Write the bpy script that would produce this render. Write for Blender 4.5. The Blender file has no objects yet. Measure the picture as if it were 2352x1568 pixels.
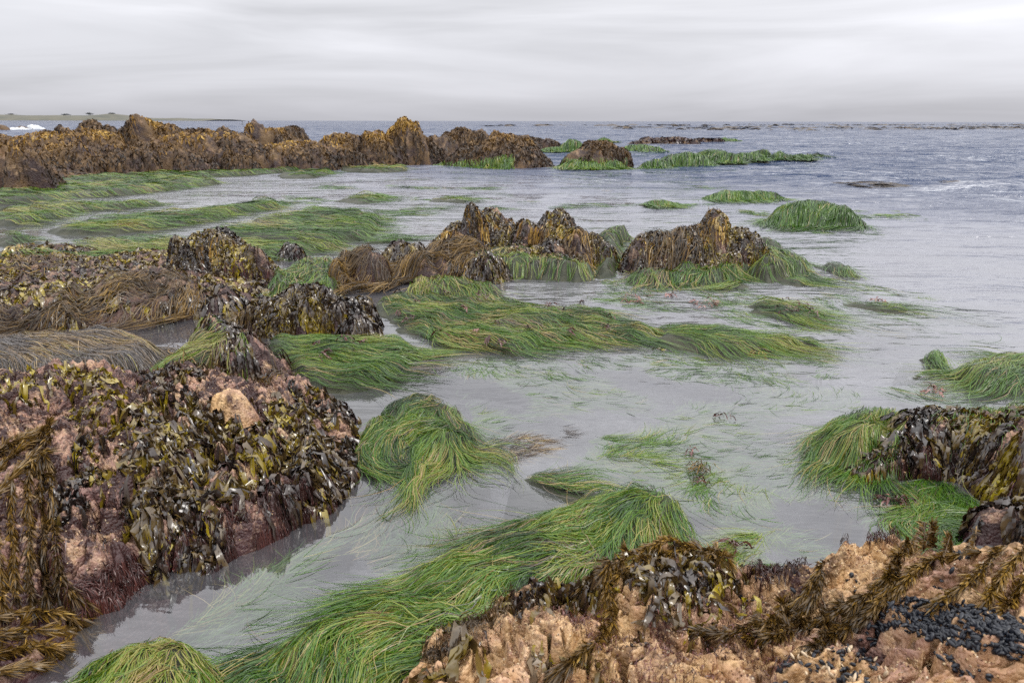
import bpy, math
import numpy as np
from mathutils import Vector, Matrix

scene = bpy.context.scene
R = math.radians
# ------------------------------------------------------------------ camera
CAM_H, FPX, PITCH, ROLL = 2.2, 1568.0, R(17.886), R(0.12)
cam = bpy.data.cameras.new("camera")
cam.lens, cam.sensor_width = 24.0, 36.0
cam.clip_start, cam.clip_end = 0.05, 40000.0
cam.dof.use_dof = True
cam.dof.focus_distance = 5.5
cam.dof.aperture_fstop = 4.5
camo = bpy.data.objects.new("camera", cam)
scene.collection.objects.link(camo)
camo.matrix_world = (Matrix.Translation((0, 0, CAM_H)) @ Matrix.Rotation(math.pi / 2 - PITCH, 4, 'X')
                     @ Matrix.Rotation(ROLL, 4, 'Z'))
scene.camera = camo
# ------------------------------------------------------------------ light
SUN_EL, SUN_AZ = R(50), R(112)          # azimuth clockwise from +Y
world = bpy.data.worlds.new("World"); scene.world = world
world.use_nodes = True
wn, wl = world.node_tree.nodes, world.node_tree.links
wn.clear()
def wnode(t, **k):
    n = wn.new(t)
    for a, b in k.items(): setattr(n, a, b)
    return n
sky = wnode('ShaderNodeTexSky', sky_type='NISHITA', sun_disc=False, sun_elevation=SUN_EL, sun_rotation=SUN_AZ)
bg1 = wnode('ShaderNodeBackground'); bg1.inputs[1].default_value = 0.1
wl.new(sky.outputs[0], bg1.inputs[0])
tc = wnode('ShaderNodeTexCoord')
sep = wnode('ShaderNodeSeparateXYZ'); wl.new(tc.outputs['Generated'], sep.inputs[0])
ramp = wnode('ShaderNodeValToRGB'); wl.new(sep.outputs[2], ramp.inputs[0])
els = ramp.color_ramp.elements
for pos, c in ((0.0, (.56, .56, .61)), (.05, (.60, .597, .645)), (.09, (.62, .617, .655)), (.15, (.74, .735, .73)),
               (.20, (1.0, 1.0, 1.0)), (.30, (1.55, 1.55, 1.56)), (.55, (2.3, 2.3, 2.31)), (1.0, (2.8, 2.8, 2.8))):
    e = els[0] if pos == 0 else (els[1] if pos == 1.0 else els.new(pos))
    e.position = pos; e.color = (*c, 1)
mp = wnode('ShaderNodeMapping'); mp.inputs['Scale'].default_value = (1.6, 1.6, 15)
wl.new(tc.outputs['Generated'], mp.inputs[0])
nz = wnode('ShaderNodeTexNoise'); nz.inputs['Scale'].default_value = 1.0
nz.inputs['Detail'].default_value = 5; nz.inputs['Roughness'].default_value = .5; nz.inputs['Distortion'].default_value = .6
wl.new(mp.outputs[0], nz.inputs['Vector'])
mr = wnode('ShaderNodeMapRange'); wl.new(nz.outputs[0], mr.inputs[0])
for i, v in ((1, .3), (2, .7), (3, .75), (4, 1.18)): mr.inputs[i].default_value = v
side = wnode('ShaderNodeMath', operation='MULTIPLY_ADD'); wl.new(sep.outputs[0], side.inputs[0])
side.inputs[1].default_value = .08; side.inputs[2].default_value = 1.0
absx = wnode('ShaderNodeMath', operation='POWER'); wl.new(sep.outputs[0], absx.inputs[0]); absx.inputs[1].default_value = 2
side2 = wnode('ShaderNodeMath', operation='MULTIPLY_ADD'); wl.new(absx.outputs[0], side2.inputs[0])
side2.inputs[1].default_value = .28; wl.new(mr.outputs[0], side2.inputs[2])
mul0 = wnode('ShaderNodeMath', operation='MULTIPLY'); wl.new(side.outputs[0], mul0.inputs[0]); wl.new(side2.outputs[0], mul0.inputs[1])
mul = wnode('ShaderNodeVectorMath', operation='SCALE')
wl.new(ramp.outputs[0], mul.inputs[0]); wl.new(mul0.outputs[0], mul.inputs['Scale'])
bg2 = wnode('ShaderNodeBackground'); wl.new(mul.outputs[0], bg2.inputs[0])
mixw = wnode('ShaderNodeMixShader'); mixw.inputs[0].default_value = .93
wl.new(bg1.outputs[0], mixw.inputs[1]); wl.new(bg2.outputs[0], mixw.inputs[2])
wout = wnode('ShaderNodeOutputWorld'); wl.new(mixw.outputs[0], wout.inputs[0])
sun = bpy.data.lights.new("sun", 'SUN'); sun.energy = 1.5; sun.angle = R(20); sun.color = (1, .96, .9)
suno = bpy.data.objects.new("sun", sun); scene.collection.objects.link(suno)
sd = Vector((math.sin(SUN_AZ) * math.cos(SUN_EL), math.cos(SUN_AZ) * math.cos(SUN_EL), math.sin(SUN_EL)))
suno.rotation_euler = (-sd).to_track_quat('-Z', 'Y').to_euler()
vs = scene.view_settings
vs.view_transform, vs.look, vs.exposure, vs.gamma, vs.use_curve_mapping = 'Standard', 'None', 0.0, 1.0, False
scene.render.engine = 'CYCLES'
scene.cycles.max_bounces = 6; scene.cycles.diffuse_bounces = 2; scene.cycles.glossy_bounces = 2
scene.cycles.transparent_max_bounces = 12; scene.cycles.caustics_reflective = False
scene.cycles.use_denoising = False
# ------------------------------------------------------------------ maths helpers
rng = np.random.default_rng(11)
cP, sP = math.cos(PITCH), math.sin(PITCH)
cR, sR = math.cos(ROLL), math.sin(ROLL)
def ray(u, v):
    a, b = (np.asarray(u, float) - 1176) / FPX, (784 - np.asarray(v, float)) / FPX
    xn, yn = a * cR - b * sR, a * sR + b * cR
    return xn, cP + yn * sP, -sP + yn * cP
def ground(u, v, z=0.0):
    dx, dy, dz = ray(u, v); t = (np.asarray(z) - CAM_H) / dz
    return dx * t, dy * t
def at_depth(u, v, Y):
    dx, dy, dz = ray(u, v); t = Y / dy
    return dx * t, CAM_H + dz * t
def project(x, y, z):
    z = z - CAM_H
    d = y * cP - z * sP; b = (y * sP + z * cP) / d; a = x / d
    xn, yn = a * cR + b * sR, -a * sR + b * cR
    return 1176 + FPX * xn, 784 - FPX * yn
def hash2(ix, iy, s):
    n = (ix.astype(np.int64) * 374761393 + iy.astype(np.int64) * 668265263 + s * 974711) & 0xffffffff
    n = ((n ^ (n >> 13)) * 1274126177) & 0xffffffff
    n = ((n ^ (n >> 15)) * 2246822519) & 0xffffffff
    return (n ^ (n >> 16)) / 4294967296.0
def pnoise(x, y, s=0):
    ix, iy = np.floor(x), np.floor(y); fx, fy = x - ix, y - iy
    def g(ox, oy):
        a = hash2(ix + ox, iy + oy, s) * (2 * math.pi)
        return np.cos(a) * (fx - ox) + np.sin(a) * (fy - oy)
    w = fx * fx * fx * (fx * (fx * 6 - 15) + 10); q = fy * fy * fy * (fy * (fy * 6 - 15) + 10)
    a, b = g(0, 0), g(0, 1)
    a = a + (g(1, 0) - a) * w; b = b + (g(1, 1) - b) * w
    return (a + (b - a) * q) * 1.5
def fbm(x, y, s=0, o=4, gain=.5):
    r, a = 0, 1.0
    for k in range(o):
        r = r + a * pnoise(x, y, s + k * 17); x, y, a = x * 2.03 + 3.1, y * 2.03 + 1.7, a * gain
    return r
def ridged(x, y, s=0, o=4, gain=.55):
    r, a = 0, 1.0
    for k in range(o):
        r = r + a * (.55 - 2 * np.abs(pnoise(x, y, s + k * 17))); x, y, a = x * 2.1 + 3.1, y * 2.1 + 1.7, a * gain
    return r
def sstep(a, b, x):
    t = np.clip((x - a) / (b - a), 0, 1); return t * t * (3 - 2 * t)
def inpoly(px, py, poly):
    c = np.zeros(px.shape, bool); n = len(poly)
    for i in range(n):
        x1, y1 = poly[i]; x2, y2 = poly[(i + 1) % n]
        if y1 == y2: continue
        c ^= ((y1 > py) != (y2 > py)) & (px < (x2 - x1) * (py - y1) / (y2 - y1) + x1)
    return c
def sdpoly(px, py, poly):
    d = np.full(px.shape, 1e9); n = len(poly)
    for i in range(n):
        x1, y1 = poly[i]; x2, y2 = poly[(i + 1) % n]
        ex, ey = x2 - x1, y2 - y1
        t = np.clip(((px - x1) * ex + (py - y1) * ey) / (ex * ex + ey * ey + 1e-12), 0, 1)
        d = np.minimum(d, np.hypot(px - x1 - t * ex, py - y1 - t * ey))
    return np.where(inpoly(px, py, poly), d, -d)
def tps(cx, cy, cz):
    n = len(cx)
    def U(r2): return r2 * np.log(r2 + 1e-9)
    K = U((cx[:, None] - cx) ** 2 + (cy[:, None] - cy) ** 2) + np.eye(n) * .02
    Pm = np.stack([np.ones(n), cx, cy], 1)
    A = np.block([[K, Pm], [Pm.T, np.zeros((3, 3))]])
    w = np.linalg.solve(A, np.r_[cz, 0, 0, 0])
    def f(x, y):
        r = w[n] + w[n + 1] * x + w[n + 2] * y
        for i in range(n): r = r + w[i] * U((x - cx[i]) ** 2 + (y - cy[i]) ** 2)
        return np.clip(r, cz.min() - .1, cz.max() + .1)
    return f
# ------------------------------------------------------------------ height surfaces
class Surf:
    """a height field sampled once on a grid; looked up bilinearly"""
    def __init__(self, f, box, res):
        x0, x1, y0, y1 = box
        nx, ny = max(8, int((x1 - x0) / res)), max(8, int((y1 - y0) / res))
        self.x = np.linspace(x0, x1, nx); self.y = np.linspace(y0, y1, ny)
        X, Y = np.meshgrid(self.x, self.y)
        self.X, self.Y, self.Z = X, Y, f(X, Y)
        self.dx, self.dy = self.x[1] - self.x[0], self.y[1] - self.y[0]
        self.gy, self.gx = np.gradient(self.Z, self.dy, self.dx)
        self.box = box
    def _bil(self, G, x, y, out):
        a = (x - self.x[0]) / self.dx; b = (y - self.y[0]) / self.dy
        ok = (a >= 0) & (b >= 0) & (a < len(self.x) - 1) & (b < len(self.y) - 1)
        a = np.clip(a, 0, len(self.x) - 1.001); b = np.clip(b, 0, len(self.y) - 1.001)
        i, j = a.astype(int), b.astype(int); fa, fb = a - i, b - j
        v = (G[j, i] * (1 - fa) + G[j, i + 1] * fa) * (1 - fb) + (G[j + 1, i] * (1 - fa) + G[j + 1, i + 1] * fa) * fb
        return np.where(ok, v, out)
    def h(self, x, y): return self._bil(self.Z, x, y, -.5)
    def g(self, x, y): return self._bil(self.gx, x, y, 0.), self._bil(self.gy, x, y, 0.)
class Flat:
    def __init__(self, z=0.0): self.z = z
    def h(self, x, y): return np.full(np.shape(x), self.z)
    def g(self, x, y): return np.zeros(np.shape(x)), np.zeros(np.shape(x))
class Multi:
    def __init__(self, *s): self.s = s
    def h(self, x, y):
        r = self.s[0].h(x, y)
        for q in self.s[1:]: r = np.maximum(r, q.h(x, y))
        return r
    def g(self, x, y):
        r = self.s[0].h(x, y); gx, gy = self.s[0].g(x, y)
        for q in self.s[1:]:
            z = q.h(x, y); a, b = q.g(x, y); m = z > r
            r = np.where(m, z, r); gx = np.where(m, a, gx); gy = np.where(m, b, gy)
        return gx, gy
WATER = Flat(0.0)
def pxm(Y, k=1.0): return k * 2.3 * math.hypot(Y, CAM_H) / FPX        # metres per picture pixel at depth Y
def noise_sum(x, y, nz, s):
    r = 0
    for q in nz:
        f, a, kind = q
        if kind == 'c':
            n_ = pnoise(x * f + .5 * pnoise(x * f * 2, y * f * 2, s + 4), y * f * 1.3, s + 8); r = r - a * (1 - sstep(.0, .085, np.abs(n_)))
        elif kind == 't':
            n_ = fbm(x * f, y * f, s + 12, 2) * 3; fl_ = np.floor(n_); r = r + a * (fl_ + sstep(.35, .65, n_ - fl_) - n_ * .5)
        else: r = r + (a * ridged(x * f, y * f, s) if kind == 'r' else a * fbm(x * f, y * f, s + 5))
    return r
def poly_surf(rim, inner=(), w=.12, drop=.45, noise=(), seed=0, warp=.04, k=1.4, edge=0):
    """outline and height points given as (u, v, z) seen from the camera stand point"""
    pts = np.array(list(rim) + list(inner), float)
    cx, cy = ground(pts[:, 0], pts[:, 1], pts[:, 2])
    f = tps(cx, cy, pts[:, 2]); n = len(rim)
    poly = list(zip(cx[:n], cy[:n]))
    m = 2.2 * w + .05
    box = (min(cx) - m, max(cx) + m, min(cy) - m, max(cy) + m)
    fr = .6 / max(warp, .02)
    def hf(x, y):
        wx = x + warp * fbm(x * fr * .25, y * fr * .25, seed + 3); wy = y + warp * fbm(x * fr * .25, y * fr * .25, seed + 9)
        sd = sdpoly(wx, wy, poly)
        base = f(wx, wy)
        z = base - drop * (np.maximum(-sd, 0) / w) ** 1.3
        if edge: z = z - edge * (1 - sstep(0, w * 1.5, sd))
        return np.maximum(z + noise_sum(x, y, noise, seed) * sstep(-.5 * w, .6 * w, sd), -.8)
    return Surf(hf, box, pxm(np.median(cy), k))
def bump(u, vt, vb, hw, dr=.8, p=2.0, z0=0.0):
    xf, yf = ground(u, vb, z0)
    for _ in range(3):
        rx = hw * math.hypot(yf + dr * hw * yf / FPX, CAM_H) / FPX; yc = yf + dr * rx
    xc, zt = at_depth(u, vt, yc)
    return (float(xc), float(yc), float(rx), float(rx * dr), float(zt), p, z0)
def dome_surf(bumps, noise=(), seed=0, warp=.12, k=1.3, smooth=.15, rot=0, mask_amp=True):
    B = [bump(*b) if isinstance(b, tuple) else bump(**b) for b in bumps]
    x0 = min(b[0] - 1.6 * b[2] for b in B); x1 = max(b[0] + 1.6 * b[2] for b in B)
    y0 = min(b[1] - 1.6 * b[3] for b in B); y1 = max(b[1] + 1.6 * b[3] for b in B)
    hm = max(b[4] for b in B)
    def hf(x, y):
        size = np.mean([b[2] for b in B])
        fq = 1.1 / size; wa = warp * size * 2
        wx = x + wa * fbm(x * fq, y * fq, seed + 3, 3); wy = y + wa * fbm(x * fq, y * fq, seed + 9, 3)
        acc = None; ks = smooth * hm + 1e-4
        for (bx, by, rx, ry, zt, p, z0) in B:
            r = np.sqrt(((wx - bx) / rx) ** 2 + ((wy - by) / ry) ** 2) + 1e-6
            z = z0 + (zt - z0) * (1 - r ** p)
            z = np.maximum(z, -1.5)
            if acc is None: acc = z
            else:
                t = np.clip(.5 + .5 * (z - acc) / ks, 0, 1)
                acc = acc * (1 - t) + z * t + ks * t * (1 - t) * .5
        return np.maximum(acc + noise_sum(x, y, noise, seed) * sstep(-.15 * hm, .25 * hm, acc), -.8)
    return Surf(hf, (x0, x1, y0, y1), pxm(np.mean([b[1] for b in B]), k))
# ------------------------------------------------------------------ mesh + object helpers
def link(o, parent=None):
    scene.collection.objects.link(o)
    if parent is not None: o.parent = parent
    return o
def tag(o, label=None, cat=None, group=None, kind=None):
    if label: o['label'] = label
    if cat: o['category'] = cat
    if group: o['group'] = group
    if kind: o['kind'] = kind
    return o
def raw_mesh(name, V, Fq, mat, tint=None, smooth=True):
    me = bpy.data.meshes.new(name)
    V = np.ascontiguousarray(V, np.float32); Fq = np.ascontiguousarray(Fq, np.int32)
    k = Fq.shape[1]
    me.vertices.add(len(V)); me.vertices.foreach_set('co', V.ravel())
    me.loops.add(Fq.size); me.loops.foreach_set('vertex_index', Fq.ravel())
    me.polygons.add(len(Fq))
    me.polygons.foreach_set('loop_start', np.arange(len(Fq), dtype=np.int32) * k)
    me.polygons.foreach_set('loop_total', np.full(len(Fq), k, np.int32))
    me.polygons.foreach_set('use_smooth', np.full(len(Fq), smooth, bool))
    if tint is not None:
        at = me.attributes.new('tint', 'FLOAT', 'POINT')
        at.data.foreach_set('value', np.ascontiguousarray(tint, np.float32))
    me.materials.append(mat); me.update(calc_edges=True)
    return me
def surf_object(name, s, mat, parent=None, cut=-.25, jit=.3, tint=None):
    ny, nx = s.Z.shape
    idx = np.arange(nx * ny).reshape(ny, nx)
    q = np.stack([idx[:-1, :-1], idx[:-1, 1:], idx[1:, 1:], idx[1:, :-1]], -1).reshape(-1, 4)
    z = s.Z.ravel(); q = q[(z[q] > cut).any(1)]
    x = s.X.ravel() + s.dx * jit * (hash2(idx.ravel(), idx.ravel() * 7, 1) - .5)
    y = s.Y.ravel() + s.dy * jit * (hash2(idx.ravel(), idx.ravel() * 3, 2) - .5)
    used = np.unique(q); rm = np.full(nx * ny, -1); rm[used] = np.arange(len(used))
    return link(bpy.data.objects.new(name, raw_mesh(name, np.stack([x, y, z], 1)[used], rm[q], mat)), parent)
def ribbons(P, S, w, Nn=None, ruffle=None, nc=1):
    """P (M,n,3) centre lines, S (M,n,3) unit side vectors, w (M,n) widths"""
    M, n = P.shape[:2]
    half = S * (w[..., None] * .5)
    if nc == 1:
        V = np.stack([P - half, P + half], 2)
    else:
        e1, e2 = (0, 0) if ruffle is None else ruffle
        V = np.stack([P - half + (Nn * (e1[..., None]) if ruffle is not None else 0), P,
                      P + half + (Nn * (e2[..., None]) if ruffle is not None else 0)], 2)
    c = nc + 1
    b = (np.arange(M)[:, None, None] * n + np.arange(n - 1)[None, :, None]) * c + np.arange(nc)[None, None, :]
    q = np.stack([b, b + 1, b + c + 1, b + c], -1).reshape(-1, 4)
    return V.reshape(-1, 3), q, c
def unit(v): return v / (np.linalg.norm(v, axis=-1, keepdims=True) + 1e-9)
def trace(s, x, y, ang, L, n, swirl=(1.0, .5), fl=None, hang=0.0, lift=.01, arch=.02, thick=.02, seed=0, along=None):
    """comb strands over the surface: returns centre lines and surface normals"""
    M = len(x); P = np.zeros((M, n, 3)); N = np.zeros((M, n, 3))
    cl = pnoise(x * 8 / max(.3, np.mean(L)) * .42, y * 8 / max(.3, np.mean(L)) * .42, seed + 5)
    lay = (.55 * rng.random(M) + .45 * np.clip(.5 + .7 * cl, 0, 1)) * thick; ar = arch * rng.random(M); wob = rng.normal(0, .13, M) + .75 * cl
    x, y = x.copy(), y.copy(); ds = L / (n - 1)
    for k in range(n):
        z = s.h(x, y); gx, gy = s.g(x, y)
        if fl is not None:
            m = z < fl; z = np.where(m, fl, z); gx = np.where(m, 0, gx); gy = np.where(m, 0, gy)
        gl = np.hypot(gx, gy)
        t = k / (n - 1)
        N[:, k] = unit(np.stack([-gx, -gy, np.ones(M)], 1))
        P[:, k] = np.stack([x, y, z + lift + lay + ar * math.sin(math.pi * min(1, t * 1.15)) * 1.0], 1)
        a = ang + swirl[1] * pnoise(x * swirl[0], y * swirl[0], seed + 50) * 2.2 + wob * (t - .3) * 1.5 \
            + .35 * swirl[1] * pnoise(x * swirl[0] * 4.3, y * swirl[0] * 4.3, seed + 71)
        dx, dy = np.cos(a), np.sin(a)
        if hang:
            hh = hang * np.minimum(gl * 1.5, 1)
            dx = dx * (1 - hh) - gx / (gl + 1e-6) * hh; dy = dy * (1 - hh) - gy / (gl + 1e-6) * hh
            q = np.hypot(dx, dy) + 1e-6; dx, dy = dx / q, dy / q
        sl = gx * dx + gy * dy
        st = ds / np.sqrt(1 + np.minimum(sl * sl, 25.))
        x = x + dx * st; y = y + dy * st
    return P, N
def strand_mesh(P, N, W, tint, nc=1, roll=.5, ruf=0.0, taper='grass', rufn=2.2):
    M, n = P.shape[:2]
    T = np.gradient(P, axis=1); T = unit(T)
    S = unit(np.cross(T, N)); U = unit(np.cross(S, T))
    r = rng.normal(0, roll, M)[:, None, None] + np.linspace(0, 1, n)[None, :, None] * rng.normal(0, roll * .6, M)[:, None, None]
    S2 = S * np.cos(r) + U * np.sin(r); U2 = U * np.cos(r) - S * np.sin(r)
    t = np.linspace(0, 1, n)
    if taper == 'grass': prof = np.minimum(1, (1 - t) * 2.2 + .15) * np.minimum(1, t * 3 + .6)
    elif taper == 'leaf': prof = np.sin(math.pi * np.clip(t * .93 + .05, 0, 1)) ** .75
    else: prof = np.minimum(1, t * 1.6 + .12) * np.minimum(1, (1 - t) * 4 + .12)
    w = W[:, None] * prof[None, :]
    if nc == 2:
        ph = rng.random((M, 1)) * 6.28; fr = 6.28 * (rufn * (.6 + .8 * rng.random((M, 1))))
        e1 = ruf * w * (np.sin(ph + fr * t) + .25); e2 = ruf * w * (np.sin(ph * 1.7 + fr * 1.13 * t) + .25)
        V, q, c = ribbons(P, S2, w, U2, (e1, e2), 2)
    else: V, q, c = ribbons(P, S2, w)
    tt = np.repeat(tint, n * c) + (np.tile(np.repeat((t - .35) * .22, c), M) if nc == 2 else 0)
    return V, q, tt
def join(parts):
    Vs, Fs, Ts, o = [], [], [], 0
    for V, q, t in parts:
        Vs.append(V); Fs.append(q + o); Ts.append(t); o += len(V)
    return np.concatenate(Vs), np.concatenate(Fs), np.concatenate(Ts)
def scatter(s, poly, n, zmin=-.02, clump=0.0, cf=3.0, seed=0, zg=None):
    """n random points on surface s that fall inside the outline poly (u, v)"""
    u = np.array([p[0] for p in poly], float); v = np.array([p[1] for p in poly], float)
    if zg is None:
        bx = s.box if isinstance(s, Surf) else (s.s[0].box if isinstance(s, Multi) and isinstance(s.s[0], Surf) else None)
    else: bx = None
    zs = (0.0,) if zg is None else zg
    gx, gy = [], []
    for z in zs:
        a, b = ground(u, v, z); gx.append(a); gy.append(b)
    gx, gy = np.concatenate(gx), np.concatenate(gy)
    if bx is None: box = (gx.min(), gx.max(), gy.min(), gy.max())
    else: box = bx
    ox, oy, got = [], [], 0
    for it in range(60):
        m = max(4000, n * 4)
        x = rng.uniform(box[0], box[1], m); y = rng.uniform(box[2], box[3], m)
        z = s.h(x, y); ok = z > zmin
        pu, pv = project(x, y, np.maximum(z, 0)); ok &= inpoly(pu, pv, poly)
        if clump: ok &= fbm(x * cf, y * cf, seed + 31, 2) > (clump - 1) * .5 + rng.normal(0, .08, m)
        ox.append(x[ok]); oy.append(y[ok]); got += ok.sum()
        if got >= n: break
    return np.concatenate(ox)[:n], np.concatenate(oy)[:n]
def flow_angle(u, v, du, dv, z=0.0):
    x0, y0 = ground(u, v, z); x1, y1 = ground(u + du, v + dv, z)
    return math.atan2(y1 - y0, x1 - x0)
# ------------------------------------------------------------------ materials
class NT:
    def __init__(self, name):
        self.m = bpy.data.materials.new(name); self.m.use_nodes = True
        self.t = self.m.node_tree; self.t.nodes.clear()
        self.out = self.t.nodes.new('ShaderNodeOutputMaterial')
    def n(self, typ, ins=None, **k):
        nd = self.t.nodes.new(typ)
        for a, b in k.items(): setattr(nd, a, b)
        for a, b in (ins or {}).items():
            if hasattr(b, 'is_linked'): self.t.links.new(b, nd.inputs[a])
            else: nd.inputs[a].default_value = b
        return nd
    def ramp(self, fac, stops, interp='LINEAR'):
        r = self.n('ShaderNodeValToRGB', {0: fac}); cr = r.color_ramp; cr.interpolation = interp
        for i, (p, c) in enumerate(stops):
            e = cr.elements[i] if i < 2 else cr.elements.new(p)
            e.position = p; e.color = (*c, 1) if len(c) == 3 else c
        return r.outputs[0]
    def rampv(self, fac, a, b, lo=0.0, hi=1.0):
        return self.n('ShaderNodeMapRange', {0: fac, 1: a, 2: b, 3: lo, 4: hi}).outputs[0]
    def noise(self, scale, detail=4, rough=.55, vec=None, dist=0.0):
        d = {'Scale': scale, 'Detail': detail, 'Roughness': rough, 'Distortion': dist}
        if vec is not None: d['Vector'] = vec
        return self.n('ShaderNodeTexNoise', d).outputs[0]
    def mix(self, fac, a, b, mode='MIX'):
        nd = self.n('ShaderNodeMix', data_type='RGBA', blend_type=mode)
        for sk, v in ((nd.inputs[0], fac), (nd.inputs[6], a), (nd.inputs[7], b)):
            if hasattr(v, 'is_linked'): self.t.links.new(v, sk)
            else: sk.default_value = (*v, 1) if isinstance(v, tuple) and len(v) == 3 else v
        return nd.outputs[2]
    def math(self, op, a, b=0.0, c=0.0):
        return self.n('ShaderNodeMath', {0: a, 1: b, 2: c}, operation=op).outputs[0]
    def finish(self, sh): self.t.links.new(sh, self.out.inputs[0]); return self.m
def weed_mat(name, stops, rough=.35, spec=.5, var=.35, coat=0.0, trans=0.0):
    t = NT(name)
    a = t.n('ShaderNodeAttribute', attribute_name='tint')
    co = t.n('ShaderNodeTexCoord').outputs['Object']
    n1 = t.noise(18, 3, .6, co)
    f = t.math('ADD', a.outputs['Fac'], t.math('MULTIPLY', t.math('SUBTRACT', n1, .5), var))
    col = t.ramp(f, stops)
    p = t.n('ShaderNodeBsdfPrincipled', {'Base Color': col, 'Roughness': rough, 'Specular IOR Level': spec})
    if coat: p.inputs['Coat Weight'].default_value = coat; p.inputs['Coat Roughness'].default_value = .12
    sh = p.outputs[0]
    if trans:
        tr = t.n('ShaderNodeBsdfTranslucent', {'Color': col})
        sh = t.n('ShaderNodeMixShader', {0: trans, 1: sh, 2: tr.outputs[0]}).outputs[0]
    return t.finish(sh)
M = {}
M['grass'] = weed_mat('surfgrass_green', [(0, (.006, .014, .004)), (.2, (.016, .055, .004)), (.4, (.062, .155, .005)), (.55, (.165, .215, .010)),
                      (.68, (.27, .23, .06)), (.8, (.34, .23, .10)), (.9, (.13, .085, .05)), (1, (.10, .088, .085))], .30, .6, .18, 0, .15)
M['blade'] = weed_mat('leathery_blade', [(0, (.012, .009, .009)), (.3, (.040, .025, .019)), (.5, (.095, .060, .020)), (.65, (.165, .115, .018)),
                      (.8, (.29, .215, .014)), (.92, (.38, .30, .02)), (1, (.22, .165, .11))], .22, .6, .25, .6, .10)
M['red'] = weed_mat('red_turf', [(0, (.014, .006, .006)), (.4, (.042, .014, .012)), (.7, (.10, .032, .026)), (.9, (.19, .075, .06)), (1, (.28, .15, .13))], .3, .5, .3)
M['kelp'] = weed_mat('boa_kelp', [(0, (.022, .013, .006)), (.35, (.065, .036, .009)), (.6, (.15, .082, .014)), (.8, (.27, .155, .02)), (1, (.36, .24, .07))], .36, .5, .3)
M['gold'] = weed_mat('rockweed_gold', [(0, (.020, .013, .010)), (.3, (.06, .033, .014)), (.55, (.16, .085, .02)), (.75, (.30, .17, .026)), (.9, (.44, .28, .06)), (1, (.45, .34, .17))], .5, .4, .3)
def rock_mat(name, pink=.5, dark=.45, wet=.45, gold=0.0, scale=1.0, lum=1.0):
    t = NT(name); co = t.n('ShaderNodeTexCoord').outputs['Object']
    big = t.noise(2.2 * scale, 6, .65, co, .5); mid = t.noise(11 * scale, 6, .68, co, .3); fine = t.noise(70 * scale, 5, .7, co)
    vor = t.n('ShaderNodeTexVoronoi', {'Vector': co, 'Scale': 62 * scale}); vor2 = t.n('ShaderNodeTexVoronoi', {'Vector': co, 'Scale': 120 * scale})
    L = lambda *c: tuple(lum * v for v in c)
    base = t.mix(t.rampv(big, .38, .62), L(.35, .225, .115), L(.33, .18, .145) if pink > .3 else L(.33, .215, .125))
    base = t.mix(t.rampv(mid, .40, .66), base, L(.15, .07, .062) if pink > .3 else L(.15, .085, .045))
    sp = t.ramp(vor.outputs['Color'], [(0, L(.06, .03, .022)), (.3, L(.34, .20, .10)), (.6, L(.50, .37, .22)), (1, L(.16, .085, .065))])
    base = t.mix(t.rampv(mid, .62, .4, .08, .5), base, sp)
    zz = t.n('ShaderNodeSeparateXYZ', {0: co}).outputs[2]
    tide = t.math('ADD', zz, t.math('MULTIPLY', t.math('SUBTRACT', t.noise(7 * scale, 4, .6, co), .5), .30))
    cream = t.rampv(vor2.outputs['Distance'], .30, .12)
    base = t.mix(t.math('MULTIPLY', cream, t.rampv(t.noise(5 * scale, 4, .6, co), .5, .64, 0, .75)), base, L(.62, .49, .33))
    zone = t.noise(1.7 * scale, 4, .6, co, .7)
    base = t.mix(t.rampv(zone, .50, .60, 0, .75), base, L(.15, .075, .075))
    base = t.mix(t.rampv(zone, .46, .36, 0, .45), base, L(.40, .24, .19))
    dk = t.noise(5.5 * scale, 7, .72, co, .6)
    base = t.mix(t.rampv(dk, .61 - dark * .25, .66 - dark * .22), base, L(.032, .013, .012))
    dk2 = t.noise(24 * scale, 5, .75, co)
    base = t.mix(t.rampv(dk2, .53, .62, 0, .85), base, L(.05, .022, .016))
    base = t.mix(t.rampv(tide, .20 / scale, .02, 0, .9), base, L(.035, .010, .012))
    if gold: base = t.mix(t.rampv(t.noise(3.3 * scale, 5, .65, co), .40, .58, 0, gold), base, L(.26, .145, .035))
    hgt = t.math('ADD', t.math('MULTIPLY', mid, .9), t.math('ADD', t.math('MULTIPLY', fine, .35), t.math('MULTIPLY', vor.outputs['Distance'], -.45)))
    bm = t.n('ShaderNodeBump', {'Strength': 1.0, 'Distance': .015 / scale, 'Height': hgt})
    p = t.n('ShaderNodeBsdfPrincipled', {'Base Color': base, 'Roughness': t.rampv(fine, .3, .7, wet - .15, wet + .2), 'Normal': bm.outputs[0]})
    return t.finish(p.outputs[0])
M['rock'] = rock_mat('coralline_rock', .6, .66, .36, 0, 1.0, 1.3)
M['rock_mid'] = rock_mat('weedy_pink_rock', .6, .62, .45, 0, .7, .8)
M['rock_tan'] = rock_mat('barnacle_rock', .2, .26, .46, .40, 1.0, 1.7)
M['rock_dark'] = rock_mat('dark_weedy_rock', .5, .95, .4)
M['rock_far'] = rock_mat('far_reef_rock', .2, .85, .55, .5, .35, .75)
def turf_mat(name, c1, c2):
    t = NT(name); co = t.n('ShaderNodeTexCoord').outputs['Object']
    col = t.mix(t.rampv(t.noise(5, 5, .6, co), .35, .65), c1, c2)
    bm = t.n('ShaderNodeBump', {'Strength': .8, 'Distance': .02, 'Height': t.noise(60, 4, .6, co)})
    return t.finish(t.n('ShaderNodeBsdfPrincipled', {'Base Color': col, 'Roughness': .5, 'Normal': bm.outputs[0]}).outputs[0])
M['turf'] = turf_mat('grass_root_mat', (.014, .020, .008), (.035, .035, .014))
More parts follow.
